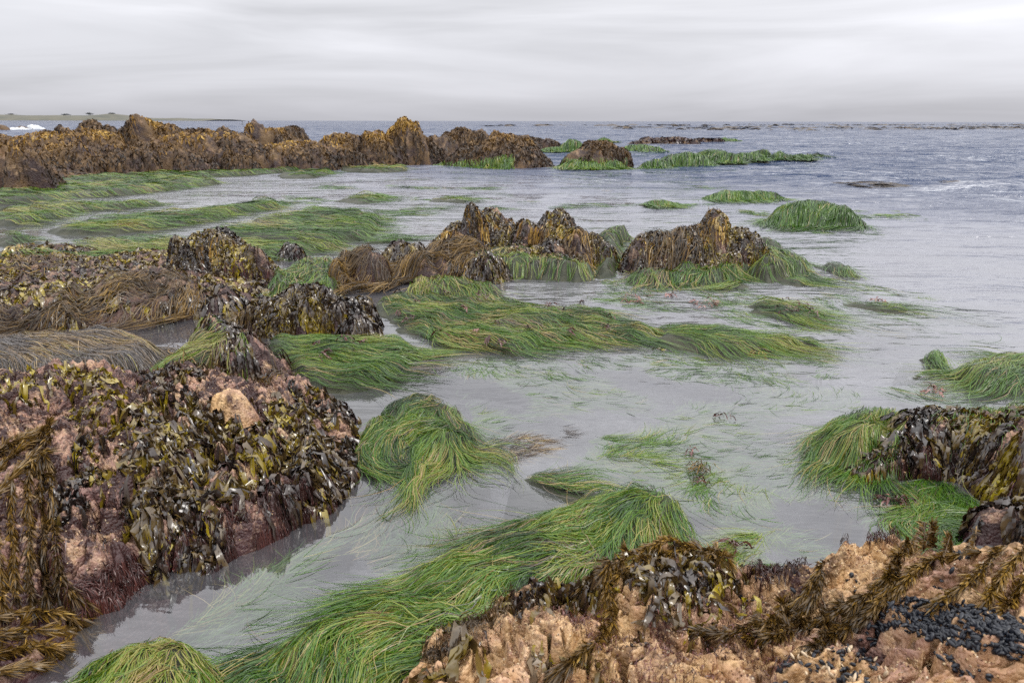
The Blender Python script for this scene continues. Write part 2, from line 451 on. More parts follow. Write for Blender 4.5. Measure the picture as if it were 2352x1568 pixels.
M['seabed'] = turf_mat('seabed_sand', (.13, .125, .138), (.25, .24, .26))
def plain(name, col, rough=.5, spec=.5):
    t = NT(name); co = t.n('ShaderNodeTexCoord').outputs['Object']
    c = t.mix(t.rampv(t.noise(40, 3, .6, co), .35, .65), tuple(v * .7 for v in col), tuple(min(1, v * 1.25) for v in col))
    return t.finish(t.n('ShaderNodeBsdfPrincipled', {'Base Color': c, 'Roughness': rough, 'Specular IOR Level': spec}).outputs[0])
M['mussel'] = plain('mussel_shell', (.010, .012, .019), .36, .45)
M['barn'] = plain('goose_barnacle', (.52, .40, .27), .5)
M['limpet'] = plain('limpet_shell', (.5, .36, .14), .55)
M['redblade'] = plain('red_blade', (.17, .022, .010), .2, .6)
M['buoy'] = plain('buoy_paint', (.12, .13, .14))
M['tree'] = plain('far_tree', (.035, .045, .05), .8)
M['foam'] = plain('foam', (.62, .64, .67), .7)
def headland_mat():
    t = NT('headland_ground'); co = t.n('ShaderNodeTexCoord').outputs['Object']
    col = t.mix(t.rampv(t.noise(.012, 5, .6, co), .35, .65), (.055, .06, .05), (.115, .105, .075))
    return t.finish(t.n('ShaderNodeBsdfPrincipled', {'Base Color': col, 'Roughness': .9}).outputs[0])
M['headland'] = headland_mat()
def water_mat():
    t = NT('sea_water'); co = t.n('ShaderNodeTexCoord').outputs['Object']
    s = t.n('ShaderNodeSeparateXYZ', {0: co})
    off = t.math('ADD', t.math('MULTIPLY', s.outputs[0], .9), s.outputs[1])
    off = t.math('ADD', off, t.math('MULTIPLY', t.math('SUBTRACT', t.noise(.12, 3, .5, co), .5), 10))
    m = t.rampv(off, 10, 42)
    col = t.mix(m, (.25, .25, .278), (.016, .032, .078))
    opa = t.n('ShaderNodeMapRange', {0: off, 1: 4, 2: 24, 3: .14, 4: .93}).outputs[0]
    def rip(sx, sy, d, ang=0.0, dist=.4):
        mp = t.n('ShaderNodeMapping', {'Vector': co, 'Scale': (sx, sy, 1), 'Rotation': (0, 0, ang)})
        return t.noise(1.0, d, .5, mp.outputs[0], dist)
    def fade(src, a, b, lo, hi): return t.n('ShaderNodeMapRange', {0: src, 1: a, 2: b, 3: lo, 4: hi}).outputs[0]
    Yc = s.outputs[1]
    calm = t.math('MULTIPLY', rip(1.6, 4.5, 3, .15), fade(off, 4, 14, .004, .075))
    fineR = t.math('MULTIPLY', rip(3.2, 8, 2, -.1), t.math('MULTIPLY', fade(off, 5, 18, .0015, .022), fade(Yc, 14, 45, 1, 0)))
    seaA = t.math('MULTIPLY', rip(.5, 1.3, 4, .1), t.math('MULTIPLY', fade(off, 9, 30, 0, .55), fade(Yc, 30, 110, 1, .1)))
    seaB = t.math('MULTIPLY', rip(.13, .40, 4, .06), t.math('MULTIPLY', fade(off, 11, 36, 0, 1.9), fade(Yc, 120, 500, 1, .15)))
    seaC = t.math('MULTIPLY', rip(.02, .075, 5, 0.0), fade(Yc, 60, 300, 0, 7.0))
    hgt = t.math('ADD', t.math('ADD', calm, fineR), t.math('ADD', seaA, t.math('ADD', seaB, seaC)))
    bm = t.n('ShaderNodeBump', {'Strength': 1.0, 'Distance': 1.0, 'Height': hgt})
    fr = t.n('ShaderNodeFresnel', {'IOR': fade(off, 8, 30, 1.9, 1.38), 'Normal': bm.outputs[0]})
    gl = t.n('ShaderNodeBsdfGlossy', {'Color': (.95, .95, .975, 1), 'Roughness': .05, 'Normal': bm.outputs[0]})
    # foam streaks offshore, in patches
    fm = t.math('MULTIPLY', t.rampv(t.noise(.10, 2, .5, co), .50, .60), t.rampv(off, 14, 22))
    fn = t.n('ShaderNodeMapping', {'Vector': co, 'Scale': (.8, 2.6, 1)})
    foam = t.math('MULTIPLY', fm, t.rampv(t.noise(1.4, 6, .7, fn.outputs[0], 1.2), .56, .66, 0, .75))
    col = t.mix(foam, col, (.8, .82, .85))
    df = t.n('ShaderNodeBsdfDiffuse', {'Color': col})
    tr = t.n('ShaderNodeBsdfTransparent', {'Color': (.86, .88, .88, 1)})
    body = t.n('ShaderNodeMixShader', {0: t.math('MAXIMUM', opa, foam), 1: tr.outputs[0], 2: df.outputs[0]})
    up = t.math('SUBTRACT', 1.0, t.n('ShaderNodeNewGeometry').outputs['Backfacing'])      # light passes freely on its way out of the water
    fac = t.math('MULTIPLY', t.math('MULTIPLY', fr.outputs[0], up), t.math('SUBTRACT', 1.0, foam))
    return t.finish(t.n('ShaderNodeMixShader', {0: fac, 1: body.outputs[0], 2: gl.outputs[0]}).outputs[0])
M['water'] = water_mat()
# ------------------------------------------------------------------ setting: water, seabed, headland
def wave(x, y):
    off = y + .9 * x
    A = sstep(8, 40, off) * (1 - sstep(150, 600, y))
    z = 0
    for lam, a, th, ph in ((7.5, .055, -1.45, .3), (4.1, .035, -1.75, 1.9), (2.3, .020, -1.2, 4.), (11., .06, -1.6, 2.2), (1.5, .010, -1.9, .7)):
        k = 6.283 / lam
        q = k * (x * math.cos(th) + y * math.sin(th)) + ph + 1.6 * pnoise(x * .09, y * .09, int(lam * 10))
        s = np.sin(q); z = z + a * (s + .25 * np.cos(2 * q)) * (.6 + .8 * pnoise(x * .05 + 9, y * .05, int(lam * 7)))
    swell = .34 * np.exp(-((y - 23.5 - .12 * (x - 16) - .5 * pnoise(x * .3, x * 0, 3)) / .6) ** 2) * sstep(12.5, 16, x) + .13 * np.exp(-((y - 30 + .1 * x) / 1.3) ** 2) * sstep(6, 14, x)
    return A * z * 1.7 + swell
yy = np.geomspace(.6, 9000, 700); aa = np.linspace(-1.2, 1.2, 560)
AY, YY = np.meshgrid(np.tan(aa), yy)
WX, WY = AY * YY, YY + 0 * AY
WZ = wave(WX, WY)
ny, nx = WX.shape; idx = np.arange(nx * ny).reshape(ny, nx)
q = np.stack([idx[:-1, :-1], idx[:-1, 1:], idx[1:, 1:], idx[1:, :-1]], -1).reshape(-1, 4)
tag(link(bpy.data.objects.new('water', raw_mesh('water', np.stack([WX.ravel(), WY.ravel(), WZ.ravel()], 1), q, M['water']))), kind='structure')
gx = np.linspace(-70, 90, 220); gy = np.linspace(-3, 90, 160); GX, GY = np.meshgrid(gx, gy)
GZ = -.42 + .1 * fbm(GX * .6, GY * .6, 3); idx = np.arange(GX.size).reshape(GX.shape)
q = np.stack([idx[:-1, :-1], idx[:-1, 1:], idx[1:, 1:], idx[1:, :-1]], -1).reshape(-1, 4)
tag(link(bpy.data.objects.new('seabed', raw_mesh('seabed', np.stack([GX.ravel(), GY.ravel(), GZ.ravel()], 1), q, M['seabed']))), kind='structure')
# far headland, a low strip of land on the horizon
hu = np.array([-900, -500, -200, -60, 0, 60, 130, 180, 225, 262, 280, 300, 330, 380, 410, 440, 470, 500, 520], float)
hv = np.array([262, 261, 262, 264, 263.5, 265, 265, 265.5, 264, 261.5, 264, 268, 271, 272.6, 271.6, 273, 273.2, 274.5, 275], float)
HD = 3000.0
uu = np.linspace(-900, 520, 260); vv = np.interp(uu, hu, hv)
hx, hz = at_depth(uu, vv, HD); hz = np.maximum(hz, -.3)
t_ = np.linspace(-1, 1, 15)
HX = hx[None, :] * np.ones((15, 1)); HY = HD + t_[:, None] * 260 + 60 * pnoise(hx / 200, hx * 0, 5)[None, :]
HZ = (hz[None, :] + 1.5 * fbm(HX / 60, HY / 60, 8)) * (1 - np.abs(t_[:, None]) ** 1.6) - 1.5 * (np.abs(t_[:, None]) ** 6)
idx = np.arange(HX.size).reshape(HX.shape)
q = np.stack([idx[:-1, :-1], idx[:-1, 1:], idx[1:, 1:], idx[1:, :-1]], -1).reshape(-1, 4)
tag(link(bpy.data.objects.new('headland', raw_mesh('headland', np.stack([HX.ravel(), HY.ravel(), HZ.ravel()], 1), q, M['headland']))), kind='structure')
# ------------------------------------------------------------------ rocks
ROCK = {}
def rock(key, s, mat, label, name='rock', group=None):
    o = tag(surf_object(name, s, M[mat]), label, 'rock', group); ROCK[key] = (o, s); return s
NEAR = [(2.2, .05, 'f'), (6, .035, 'r'), (18, .012, 'r')]
F_rim = [(235, 1405, 0), (330, 1372, 0), (480, 1322, 0), (620, 1252, 0), (740, 1182, 0), (812, 1118, 0), (828, 1050, 0), (840, 985, 0),
         (800, 930, 0.0792), (720, 895, 0.145), (600, 880, 0.198), (440, 850, 0.198), (300, 850, 0.198), (150, 850, 0.238), (0, 850, 0.277), (-250, 850, 0.277),
         (-700, 1100, 0.33), (-600, 1500, 0.264), (-100, 1600, 0.165), (120, 1500, 0.033)]
F_in = [(100, 950, 0.396), (300, 930, 0.409), (500, 955, 0.356), (680, 940, 0.238), (150, 1100, 0.33), (400, 1080, 0.297), (600, 1060, 0.238), (740, 1040, 0.165),
        (300, 1200, 0.218), (450, 1220, 0.125), (200, 1290, 0.145), (620, 1185, 0.0924), (50, 1250, 0.277), (-150, 1200, 0.33), (740, 1120, 0.0792), (330, 1290, 0.0924)]
SF = rock('F', poly_surf(F_rim, F_in, .10, .5, [(1.5, .085, 'r'), (2.6, .06, 't'), (2.3, .12, 'c'), (5, .035, 'r'), (17, .008, 'r')], 3, .05, 1.0), 'rock',
          'big pink and tan rock at left foreground covered in brown blades above the pool')
K_rim = [(880, 1640, .22), (950, 1530, .25), (1000, 1465, .28), (1100, 1400, .3), (1180, 1365, .33), (1300, 1345, .33), (1400, 1320, .37),
         (1490, 1268, .42), (1600, 1243, .43), (1655, 1285, .37), (1690, 1318, .32), (1780, 1302, .33), (1885, 1302, .34), (1940, 1236, .46),
         (2050, 1240, .45), (2200, 1246, .45), (2300, 1272, .44), (2450, 1275, .5), (2700, 1400, .6), (2700, 1900, .8), (1700, 2000, .6), (880, 1900, .3)]
K_in = [(1150, 1480, .42), (1400, 1450, .41), (1590, 1330, .44), (1720, 1430, .38), (1900, 1400, .45), (2080, 1340, .54), (2300, 1400, .62),
        (1500, 1560, .46), (1900, 1540, .55), (2200, 1500, .66), (1600, 1480, .40), (1850, 1350, .38), (2000, 1290, .50)]
SK = rock('K', poly_surf(K_rim, K_in, .07, .5, [(1.9, .06, 'r'), (3.0, .07, 't'), (2.3, .09, 'c'), (4.5, .05, 'c'), (6, .012, 'f'), (24, .004, 'f')], 21, .03, .9), 'rock_tan',
          'tan and pink barnacle covered rock slab at bottom right foreground')
L_rim = [(1930, 1090, 0), (2000, 1112, 0), (2100, 1098, 0), (2200, 1112, 0), (2260, 1150, 0), (2352, 1200, 0), (2500, 1250, .1),
         (2700, 1000, .4), (2500, 940, .4), (2352, 950, .3), (2280, 985, .1), (2200, 960, .12), (2100, 950, .14), (2030, 975, .05), (1975, 1030, .02)]
L_in = [(2090, 965, .30), (2180, 975, .26), (2060, 1030, .17), (2120, 1040, .2), (2300, 1030, .28), (2352, 985, .46), (2450, 990, .5), (2352, 1100, .22), (2200, 1060, .12)]
SL = rock('L', poly_surf(L_rim, L_in, .08, .5, [(3, .03, 'r'), (3, .05, 'c'), (7, .03, 'r'), (20, .010, 'r')], 33, .04, 1.2), 'rock',
          'pinkish rock at right edge behind the bright green pool')
SN = rock('N', dome_surf([(2330, 1160, 1300, 95, .8), (2420, 1150, 1320, 100, .8)], [(5, .03, 'r'), (16, .010, 'r')], 37), 'rock_dark',
          'small dark rock buried in brown blades at the right edge', )
# middle shelf on the left
S_rim = [(-400, 780, .02), (-100, 765, .04), (50, 758, .05), (200, 752, .05), (350, 738, .05), (480, 722, .05), (560, 700, .03), (650, 660, 0), (640, 640, 0),
         (560, 600, .1), (400, 572, .15), (250, 590, .18), (150, 585, .18), (0, 600, .18), (-200, 590, .2), (-500, 620, .2)]
S_in = [(100, 640, .3), (300, 640, .28), (200, 690, .26), (400, 690, .22), (520, 680, .15), (-100, 650, .3), (-250, 700, .25), (60, 715, .2)]
SS = rock('S', poly_surf(S_rim, S_in, .25, .5, [(.9, .07, 'f'), (2.6, .07, 'r'), (9, .022, 'r')], 41, .15, 1.1), 'rock_mid',
          'low rock shelf at left covered in yellow and brown weed, behind the grey grass mat')
SE = rock('E', dome_surf([(500, 542, 665, 115, .8), (420, 548, 660, 70, .7), (575, 575, 665, 60, .7)], [(1.6, .09, 'r'), (5, .035, 'r'), (14, .012, 'r')], 43, .15), 'rock_mid',
          'domed rock draped in dark blades with maroon base, left of centre')
SE2 = rock('E2', dome_surf([(700, 664, 778, 130, .55), (600, 690, 770, 70, .6), (820, 690, 760, 60, .6)], [(2.2, .06, 'r'), (7, .025, 'r')], 47, .15), 'rock_dark',
           'long low rock of dark glossy blades beside the green grass mat')
SE3 = rock('E3', dome_surf([(820, 728, 780, 52, .7)], [(4, .03, 'r'), (10, .012, 'r')], 51), 'rock_dark', 'small dark blade-covered stone in the grass at the end of the long low rock')
SP = rock('P', dome_surf([(555, 780, 905, 105, .7, 2.2), (500, 735, 830, 75, .8), (630, 860, 925, 60, .8)], [(2.6, .05, 'r'), (8, .028, 'r'), (22, .009, 'r')], 53, .12), 'rock',
          'pink knobbly rock with brown kelp draped down both sides, behind the big left rock')
SB = rock('B', dome_surf([(523, 897, 985, 62, .7, 2.6, .27)], [(7, .02, 'r'), (24, .008, 'r')], 57, .1), 'rock_tan',
          'bare rounded tan boulder sitting on top of the big left rock')
SW0 = rock('W0', dome_surf([(100, 560, 612, 110, .6), (30, 568, 615, 60, .6)], [(1.6, .06, 'r'), (5, .025, 'r')], 59, .15), 'rock_dark',
           'flat pinkish rock with dark weed at the left edge in front of the grass mats')
SD1 = rock('D1', dome_surf([(1086, 473, 590, 46, .9, 1.9), (1132, 485, 585, 70, .9, 2.0), (1055, 515, 590, 58, .9), (1175, 520, 590, 52, .9)],
                           [(1.3, .08, 'r'), (4, .04, 'r'), (11, .022, 'r')], 61, .12, 1.1), 'rock_mid', 'left peak of the three mid-pool rocks, with a knob on top')
SD2 = rock('D2', dome_surf([(1272, 493, 612, 76, .9, 1.9), (1225, 505, 605, 60, .9), (1335, 530, 618, 72, .9), (1250, 560, 622, 120, .6)],
                           [(1.3, .08, 'r'), (4, .04, 'r'), (11, .022, 'r')], 63, .12, 1.1), 'rock_mid', 'middle peak of the three mid-pool rocks, straw grass round its foot')
SD3 = rock('D3', dome_surf([(1632, 484, 632, 100, .85, 1.5), (1705, 528, 632, 88, .85, 1.8), (1500, 530, 630, 84, .85, 2.1), (1570, 532, 630, 80, .8, 2)],
                           [(1.2, .08, 'r'), (4, .04, 'r'), (11, .022, 'r')], 65, .12, 1.1), 'rock_mid', 'broad pyramid rock at right of the three mid-pool rocks with green grass skirt')
SD4 = rock('D4', dome_surf([(1050, 555, 652, 110, .7), (960, 595, 655, 70, .7), (1115, 590, 652, 58, .8, 2.6)], [(1.6, .07, 'r'), (5, .03, 'r'), (13, .012, 'r')], 67, .12), 'rock_dark',
           'low brown rock with dark maroon right end in front of the left peak')
SD5 = rock('D5', dome_surf([(830, 575, 662, 72, .8), (780, 605, 665, 40, .8)], [(1.6, .06, 'r'), (5, .03, 'r')], 69, .12), 'rock_dark', 'rounded mound of shaggy brown kelp between the two green mats')
SD6 = rock('D6', dome_surf([(930, 560, 615, 55, .8)], [(2, .05, 'r'), (6, .025, 'r')], 71, .12), 'rock_dark', 'small dark weedy rock at the inner pool edge, left of the left peak')
rock('D7', dome_surf([(665, 566, 600, 34, .8)], [(2, .05, 'r'), (6, .025, 'r')], 72, .12), 'rock_dark', 'little black rock between the domed rock and the kelp mound')
FARN = [(.35, .16, 'r'), (.5, .25, 'c'), (1.1, .12, 'r'), (2.6, .09, 'r'), (7, .05, 'r')]
far = [
 ('a1', [(-30, 312, 440, 120, .5), (-140, 315, 440, 120, .5), (60, 335, 445, 60, .5)], 'brown and gold weed slope at the far left edge', .15),
 ('a2', [(180, 309, 400, 180, .5, 4), (60, 318, 400, 150, .5, 4)], 'low broad gold hump of the reef left of the tallest crag', .12),
 ('a2b', [(215, 280, 345, 70, .5), (130, 288, 345, 50, .5)], 'dark grey rock behind the reef, left of the tallest crag', .12),
 ('a3', [(322, 267, 395, 56, .8, 2.2), (375, 286, 395, 80, .7, 2.6), (440, 300, 395, 90, .7, 3), (290, 290, 395, 45, .8)], 'tallest golden crag of the far reef, breaking the horizon', .10),
 ('a4', [(495, 311, 395, 140, .6, 4), (400, 314, 398, 120, .6, 4), (560, 322, 392, 60, .6)], 'long low golden ridge of the reef right of the tallest crag', .12),
 ('a5', [(588, 280, 380, 56, .8, 1.7), (625, 304, 380, 60, .8, 3)], 'pointed golden crag in the middle of the far reef', .10),
 ('a5b', [(665, 294, 345, 50, .6), (520, 296, 350, 50, .6)], 'dark grey rock behind the pointed golden crag', .1),
 ('a6', [(700, 329, 388, 150, .5, 4), (650, 336, 392, 130, .5, 3.5)], 'low brown reef slope between the two pointed crags', .12),
 ('a7', [(790, 311, 384, 80, .7, 3.2), (850, 312, 384, 76, .7, 3.2), (760, 306, 384, 40, .7)], 'saw-toothed golden ridge left of the bulky right crag', .11),
 ('a8', [(930, 278, 380, 52, .8, 2.8), (905, 295, 380, 44, .8), (965, 310, 378, 50, .8)], 'bulky golden crag with steep dark foot near the right end of the reef', .10),
 ('a9', [(1085, 298, 372, 76, .7, 3), (1020, 316, 374, 74, .7, 3), (1150, 308, 372, 46, .7)], 'dark brown crag right of the bulky golden one', .10),
 ('a9b', [(1210, 313, 345, 56, .6, 2.4), (1260, 320, 345, 30, .6)], 'thin brown rock behind the reef\'s right end', .1),
 ('a10', [(1170, 314, 390, 92, .75, 2.8), (1090, 340, 388, 66, .7)], 'blocky dark rock with straight face at the reef\'s right end', .08),
 ('b1', [(1372, 328, 388, 62, .8, 3.2), (1330, 345, 388, 40, .8), (1420, 346, 387, 40, .8, 3)], 'dark boulder island with green foot alone in the channel', .08),
 ('c1', [(1500, 317, 332, 62, .4), (1560, 316, 330, 50, .4), (1620, 319, 328, 40, .4)], 'low reddish wave-washed rock far out to the right', .12)]
far += [
 ('f1', [(150, 338, 405, 100, .5, 3), (250, 343, 402, 100, .5, 3)], 'dark brown lump in front of the low broad gold hump', .14),
 ('f2', [(380, 338, 402, 120, .45, 3), (300, 350, 404, 70, .5, 3)], 'dark weedy lump in front of the tallest crag', .14),
 ('f3', [(520, 345, 398, 70, .45), (610, 350, 394, 60, .45)], 'dark weedy lump in front of the pointed golden crag', .14),
 ('f4', [(720, 352, 392, 60, .45), (800, 350, 390, 50, .45)], 'dark weedy lump in front of the saw-toothed ridge', .14),
 ('f5', [(60, 362, 436, 80, .5), (-30, 360, 440, 60, .5)], 'olive weedy lump at the left edge below the far slope', .14)]
for i, (key, bl, lab, wp) in enumerate(far):
    fs = dome_surf(bl, [(q[0], q[1] * (.55 if key in ('c1', 'a9b', 'b1', 'a10') else 1), q[2]) for q in FARN], 100 + 7 * i, wp, 1.0, .12)
    rock(key, fs, 'rock_far', lab, group='rocks of the far reef')
# breakers' rocks in the surf at far left
for (u, vt, vb, hw, lab) in ((5, 288, 299, 14, 'small dark rock at the far left edge beside the white breaker'), (47, 291, 297, 22, 'small dark rock awash in the white breaker')):
    rock('s%d' % u, dome_surf([(u, vt, vb, hw, .6)], [(.3, .3, 'r')], u + 200, .12, .7), 'rock_far', lab)
# ------------------------------------------------------------------ vegetation builders
def px_area(poly):
    p = np.array(poly, float); x, y = p[:, 0], p[:, 1]
    return abs(np.dot(x, np.roll(y, -1)) - np.dot(y, np.roll(x, -1))) / 2 * .19
def tints(x, y, mean, na=.12, nf=2.0, rnd=.07, straw=0.0, seed=0):
    t = mean + 1.25 * na * fbm(x * nf, y * nf, seed + 77, 3, .7) + rng.normal(0, rnd, len(x))
    if straw:
        st = straw * np.clip(.25 + 3.2 * fbm(x * nf * 1.4, y * nf * 1.4, seed + 99, 2), 0, 4.5)
        m = rng.random(len(x)) < st
        t = np.where(m, rng.uniform(.6, .82, len(x)), t)
        br = .7 * straw * np.clip(.1 + 3.0 * fbm(x * nf * 1.1, y * nf * 1.1, seed + 131, 2), 0, 5)
        t = np.where(rng.random(len(x)) < br, rng.uniform(.86, .99, len(x)), t)
    return np.clip(t, 0, 1)
def blades_geo(s, poly, cover, L, W, ang, swirl=(1.0, .5), fl=None, hang=.3, lift=.008, arch=.02, thick=.03, n=9, mean=.4, na=.12, nf=2.,
               rnd=.07, straw=.06, seed=0, zmin=-.02, clump=0., cf=3., taper='grass', nc=1, roll=.5, ruf=0., zg=None, cnt=None, angr=.15, Lr=.3, Wmin=.4):
    cyy = ground(np.mean([p[0] for p in poly]), np.mean([p[1] for p in poly]), 0)[1]
    pm = pxm(float(cyy)); W = max(W, Wmin * pm)
    N_ = cnt or int(max(30, cover * px_area(poly) / (max(L / pm * .75, 1) * W / pm)))
    tuft = 6 if nc == 2 and N_ > 30 else 1
    x, y = scatter(s, poly, max(4, N_ // tuft), zmin, clump, cf, seed, zg)
    if len(x) == 0: return None
    if tuft > 1:
        ta = np.repeat(rng.uniform(-3.14, 3.14, len(x)), tuft); tq = np.repeat(rng.normal(0, .8, len(x)), tuft)
        x = np.repeat(x, tuft); y = np.repeat(y, tuft)
        x = x + rng.normal(0, .10, len(x)) * L; y = y + rng.normal(0, .10, len(y)) * L
    m = len(x)
    Ls = L * np.clip(rng.normal(1, Lr, m), .35, 1.8)
    a = (ang(x, y) if callable(ang) else np.full(m, ang)) + rng.normal(0, angr, m)
    if tuft > 1: a = ta + rng.normal(0, .55, m)
    else: a = a + np.where(rng.random(m) < .2, rng.normal(0, .55, m), 0) * (angr * 6 if angr < .15 else 1)
    P, N = trace(s, x, y, a, Ls, n, swirl, fl, hang, lift, arch, thick, seed)
    t = tints(x, y, mean, na, nf, rnd * (.6 if tuft > 1 else 1), straw, seed)
    if tuft > 1: t = np.clip(t + tq * rnd, 0, 1)
    return strand_mesh(P, N, W * rng.uniform(.7, 1.25, m), t, nc, roll, ruf, taper)
def geo_object(name, parts, mat, parent=None):
    V, F, T = join([p for p in parts if p is not None])
    return link(bpy.data.objects.new(name, raw_mesh(name, V, F, M[mat], T)), parent)
GRASS = {}
def mat_patch(key, label, poly, z=.06, flow=(1, .1), cover=3.6, L=.45, W=.0035, hum=.05, hf=1.1, w=.15, name='surfgrass_mat', group=None, extra=(), **kw):
    """a mat of surfgrass: a low root mat with combed strands spilling over its rim onto the water"""
    seed = kw.pop('seed', len(GRASS) * 13 + 300)
    pu, pv = np.mean([p[0] for p in poly]), np.mean([p[1] for p in poly])
    Y = float(ground(pu, pv)[1]); w = max(w, 2.0 * pxm(Y))
    s = poly_surf([(u, v, z) for u, v in poly], (), w, .5, [(hf, hum, 'f'), (hf * 3, hum * .3, 'f')], seed, min(.5, w * .8), 1.6, z + .01)
    o = tag(surf_object(name, s, M['turf']), label, 'surfgrass', group)
    fk = float(np.clip(4.2 / Y, .10, 1)); flow = (flow[0], flow[1] * (fk if abs(flow[1]) < .4 else 1))
    ang = flow_angle(pu, pv, *flow)
    sup = Multi(s, *extra, WATER); sw = kw.pop('swirl', (1.0, .45)); kw.setdefault('angr', .15 * fk + .03)
    g = blades_geo(sup, poly, cover, L, W, ang, (sw[0], sw[1] * fk), hang=kw.pop('hang', .12), seed=seed, zmin=-.0, **kw)
    b = geo_object('blades', [g], 'grass', o); b['kind'] = 'stuff'
    GRASS[key] = (o, s); return s
def mound(key, label, bumps, poly, flow, cover=4, L=.45, W=.0035, noise=((2.5, .03, 'f'), (8, .012, 'f')), name='surfgrass_mound', extra=(), parts=(), warp=.12, **kw):
    seed = kw.pop('seed', len(GRASS) * 13 + 300)
    s = dome_surf(bumps, noise, seed, warp, 1.5, .2)
    o = tag(surf_object(name, s, M['turf']), label, 'surfgrass')
    sup = Multi(s, *extra, WATER)
    pu, pv = np.mean([p[0] for p in poly]), np.mean([p[1] for p in poly])
    ang = flow if callable(flow) else flow_angle(pu, pv, *flow)
    gs = [blades_geo(sup, poly, cover, L, W, ang, kw.pop('swirl', (1.2, .5)), seed=seed, zmin=.0, **kw)]
    for (pl, fw, k2) in parts:
        k3 = dict(kw); k3.update(k2); a2 = flow_angle(pl[0][0], pl[0][1], *fw)
        c2 = k3.pop('cover', cover); L2 = k3.pop('L', L); sw = k3.pop('swirl', (1.2, .5))
        gs.append(blades_geo(sup, pl, c2, L2, W, a2, sw, seed=seed + 5, zmin=.0, **k3))
    b = geo_object('blades', gs, 'grass', o); b['kind'] = 'stuff'
    GRASS[key] = (o, s); return s
def weed(name, label, s, poly, cnt, L, W, mat='blade', mean=.35, parent=None, cat='seaweed', group=None, stuff=False, **kw):
    d = dict(hang=.78, lift=.006, arch=.03, thick=.035, n=8, nc=2, taper='blade', roll=.6, ruf=.36, straw=0, angr=3.2, na=.2, nf=5., rnd=.10, swirl=(4., .5))
    d.update(kw)
    g = blades_geo(s, poly, 1, L * 1.55, W * .85, d.pop('ang', -1.57), cnt=int(cnt * (2.1 if mat == 'blade' and cnt > 60 else 1)), mean=mean, **d)
    if g is None: print('EMPTY', name, label); return None
    o = geo_object(name, [g], mat, parent)
    if parent is None: tag(o, label, cat, group)
    elif label: o['label'] = label
    if stuff or parent is not None or name == 'seaweed_turf': o['kind'] = 'stuff'
    return o
ALL = [(-3000, -500), (6000, -500), (6000, 4000), (-3000, 4000)]
# ------------------------------------------------------------------ weed on the far reef
def far_cover(key, n, Lp=3.4, Wp=1.5, lo=.10, hi=.74, mat='gold', clump=.35):
    o, s = ROCK[key]; Y = float(np.mean(s.box[2:])); pm = pxm(Y)
    x, y = scatter(s, ALL, int(n * .75), .03, clump, .8, 7)
    z = s.h(x, y); zm = s.Z.max()
    P, N = trace(s, x, y, rng.uniform(-3.1, 3.1, len(x)), Lp * pm * rng.uniform(.5, 1.5, len(x)), 4, (1., .3), None, .5, .0, .05, .07, 5)
    t = np.clip(lo + (hi - lo) * sstep(.35, 1.0, z / zm + .25 * fbm(x * .7, y * .7, 55, 2)) + .14 * fbm(x * 1.5, y * 1.5, 66, 2) + rng.normal(0, .09, len(x)), 0, 1)
    g = strand_mesh(P, N, Wp * pm * rng.uniform(.6, 1.3, len(x)), t, 1, .9, 0, 'leaf')
    b = geo_object('seaweed', [g], mat, o); b['kind'] = 'stuff'
for key, n in (('a1', 6000), ('a2', 6500), ('a3', 5500), ('a4', 5500), ('a5', 2600), ('a6', 4500), ('a7', 4000), ('a8', 4500), ('a9', 4000), ('a10', 5000), ('b1', 3500), ('f1', 2600), ('f2', 3200), ('f3', 2600), ('f4', 2200), ('f5', 3200)):
    far_cover(key, n, hi={'f1': .5, 'f2': .46, 'f3': .44, 'f4': .42, 'f5': .6, 'a9': .45, 'a10': .48, 'b1': .42}.get(key, .74), lo={'b1': .12, 'a10': .15, 'a9': .12}.get(key, .10))
for key, n in (('a2b', 2500), ('a5b', 2000), ('a9b', 1500), ('c1', 1500)): far_cover(key, n, lo=.1, hi=.3 if key != 'c1' else .35, mat='gold' if key != 'c1' else 'red')
# brown weed apron between the far reef and the grass mats
SAP = rock('ap', poly_surf([(-300, 440, .1), (0, 432, .1), (60, 425, .1), (160, 410, .08), (260, 396, .06), (420, 390, .05), (560, 388, .05), (720, 386, .05), (860, 384, .04),
                           (860, 372, .1), (500, 372, .3), (200, 372, .4), (-300, 380, .5)], [(100, 395, .25), (0, 405, .3)], .6, .5, [(.4, .15, 'r'), (1.2, .12, 'r'), (3, .05, 'r')], 401, .5, 1.2),
           'rock_far', 'low flat apron of dark brown weed at the foot of the far reef')
far_cover('ap', 7000, 6, 2.2, .18, .5, clump=.2)
# ------------------------------------------------------------------ green humps out in the channel
def far_hump(key, label, bl, poly, flow, **kw):
    d = dict(cover=4, L=.8, W=.01, mean=.33, straw=.02, noise=((.7, .10, 'f'), (2, .06, 'f')), swirl=(.5, .5), arch=.1, thick=.06, hang=.5, rnd=.08); d.update(kw)
    mound(key, label, bl, poly, flow, **d)
far_hump('h1', 'green hump with brown knob beside the dark boulder island', [(1312, 322, 350, 32, .6), (1272, 340, 350, 34, .4)], [(1230, 315), (1350, 315), (1350, 352), (1230, 352)], (-1, .3))
far_hump('h2', 'tiny green hump behind the dark boulder island', [(1386, 320, 328, 24, .5)], [(1355, 315), (1415, 315), (1415, 330), (1355, 330)], (1, .1))
far_hump('h3', 'smooth green hump right of the dark boulder island', [(1465, 334, 349, 48, .5), (1500, 342, 351, 30, .5)], [(1415, 330), (1540, 330), (1540, 353), (1415, 353)], (1, .2))
far_hump('h4', 'small green hump at the right end of the reddish rock', [(1675, 318, 326, 26, .4)], [(1640, 314), (1705, 314), (1705, 328), (1640, 328)], (1, .1))
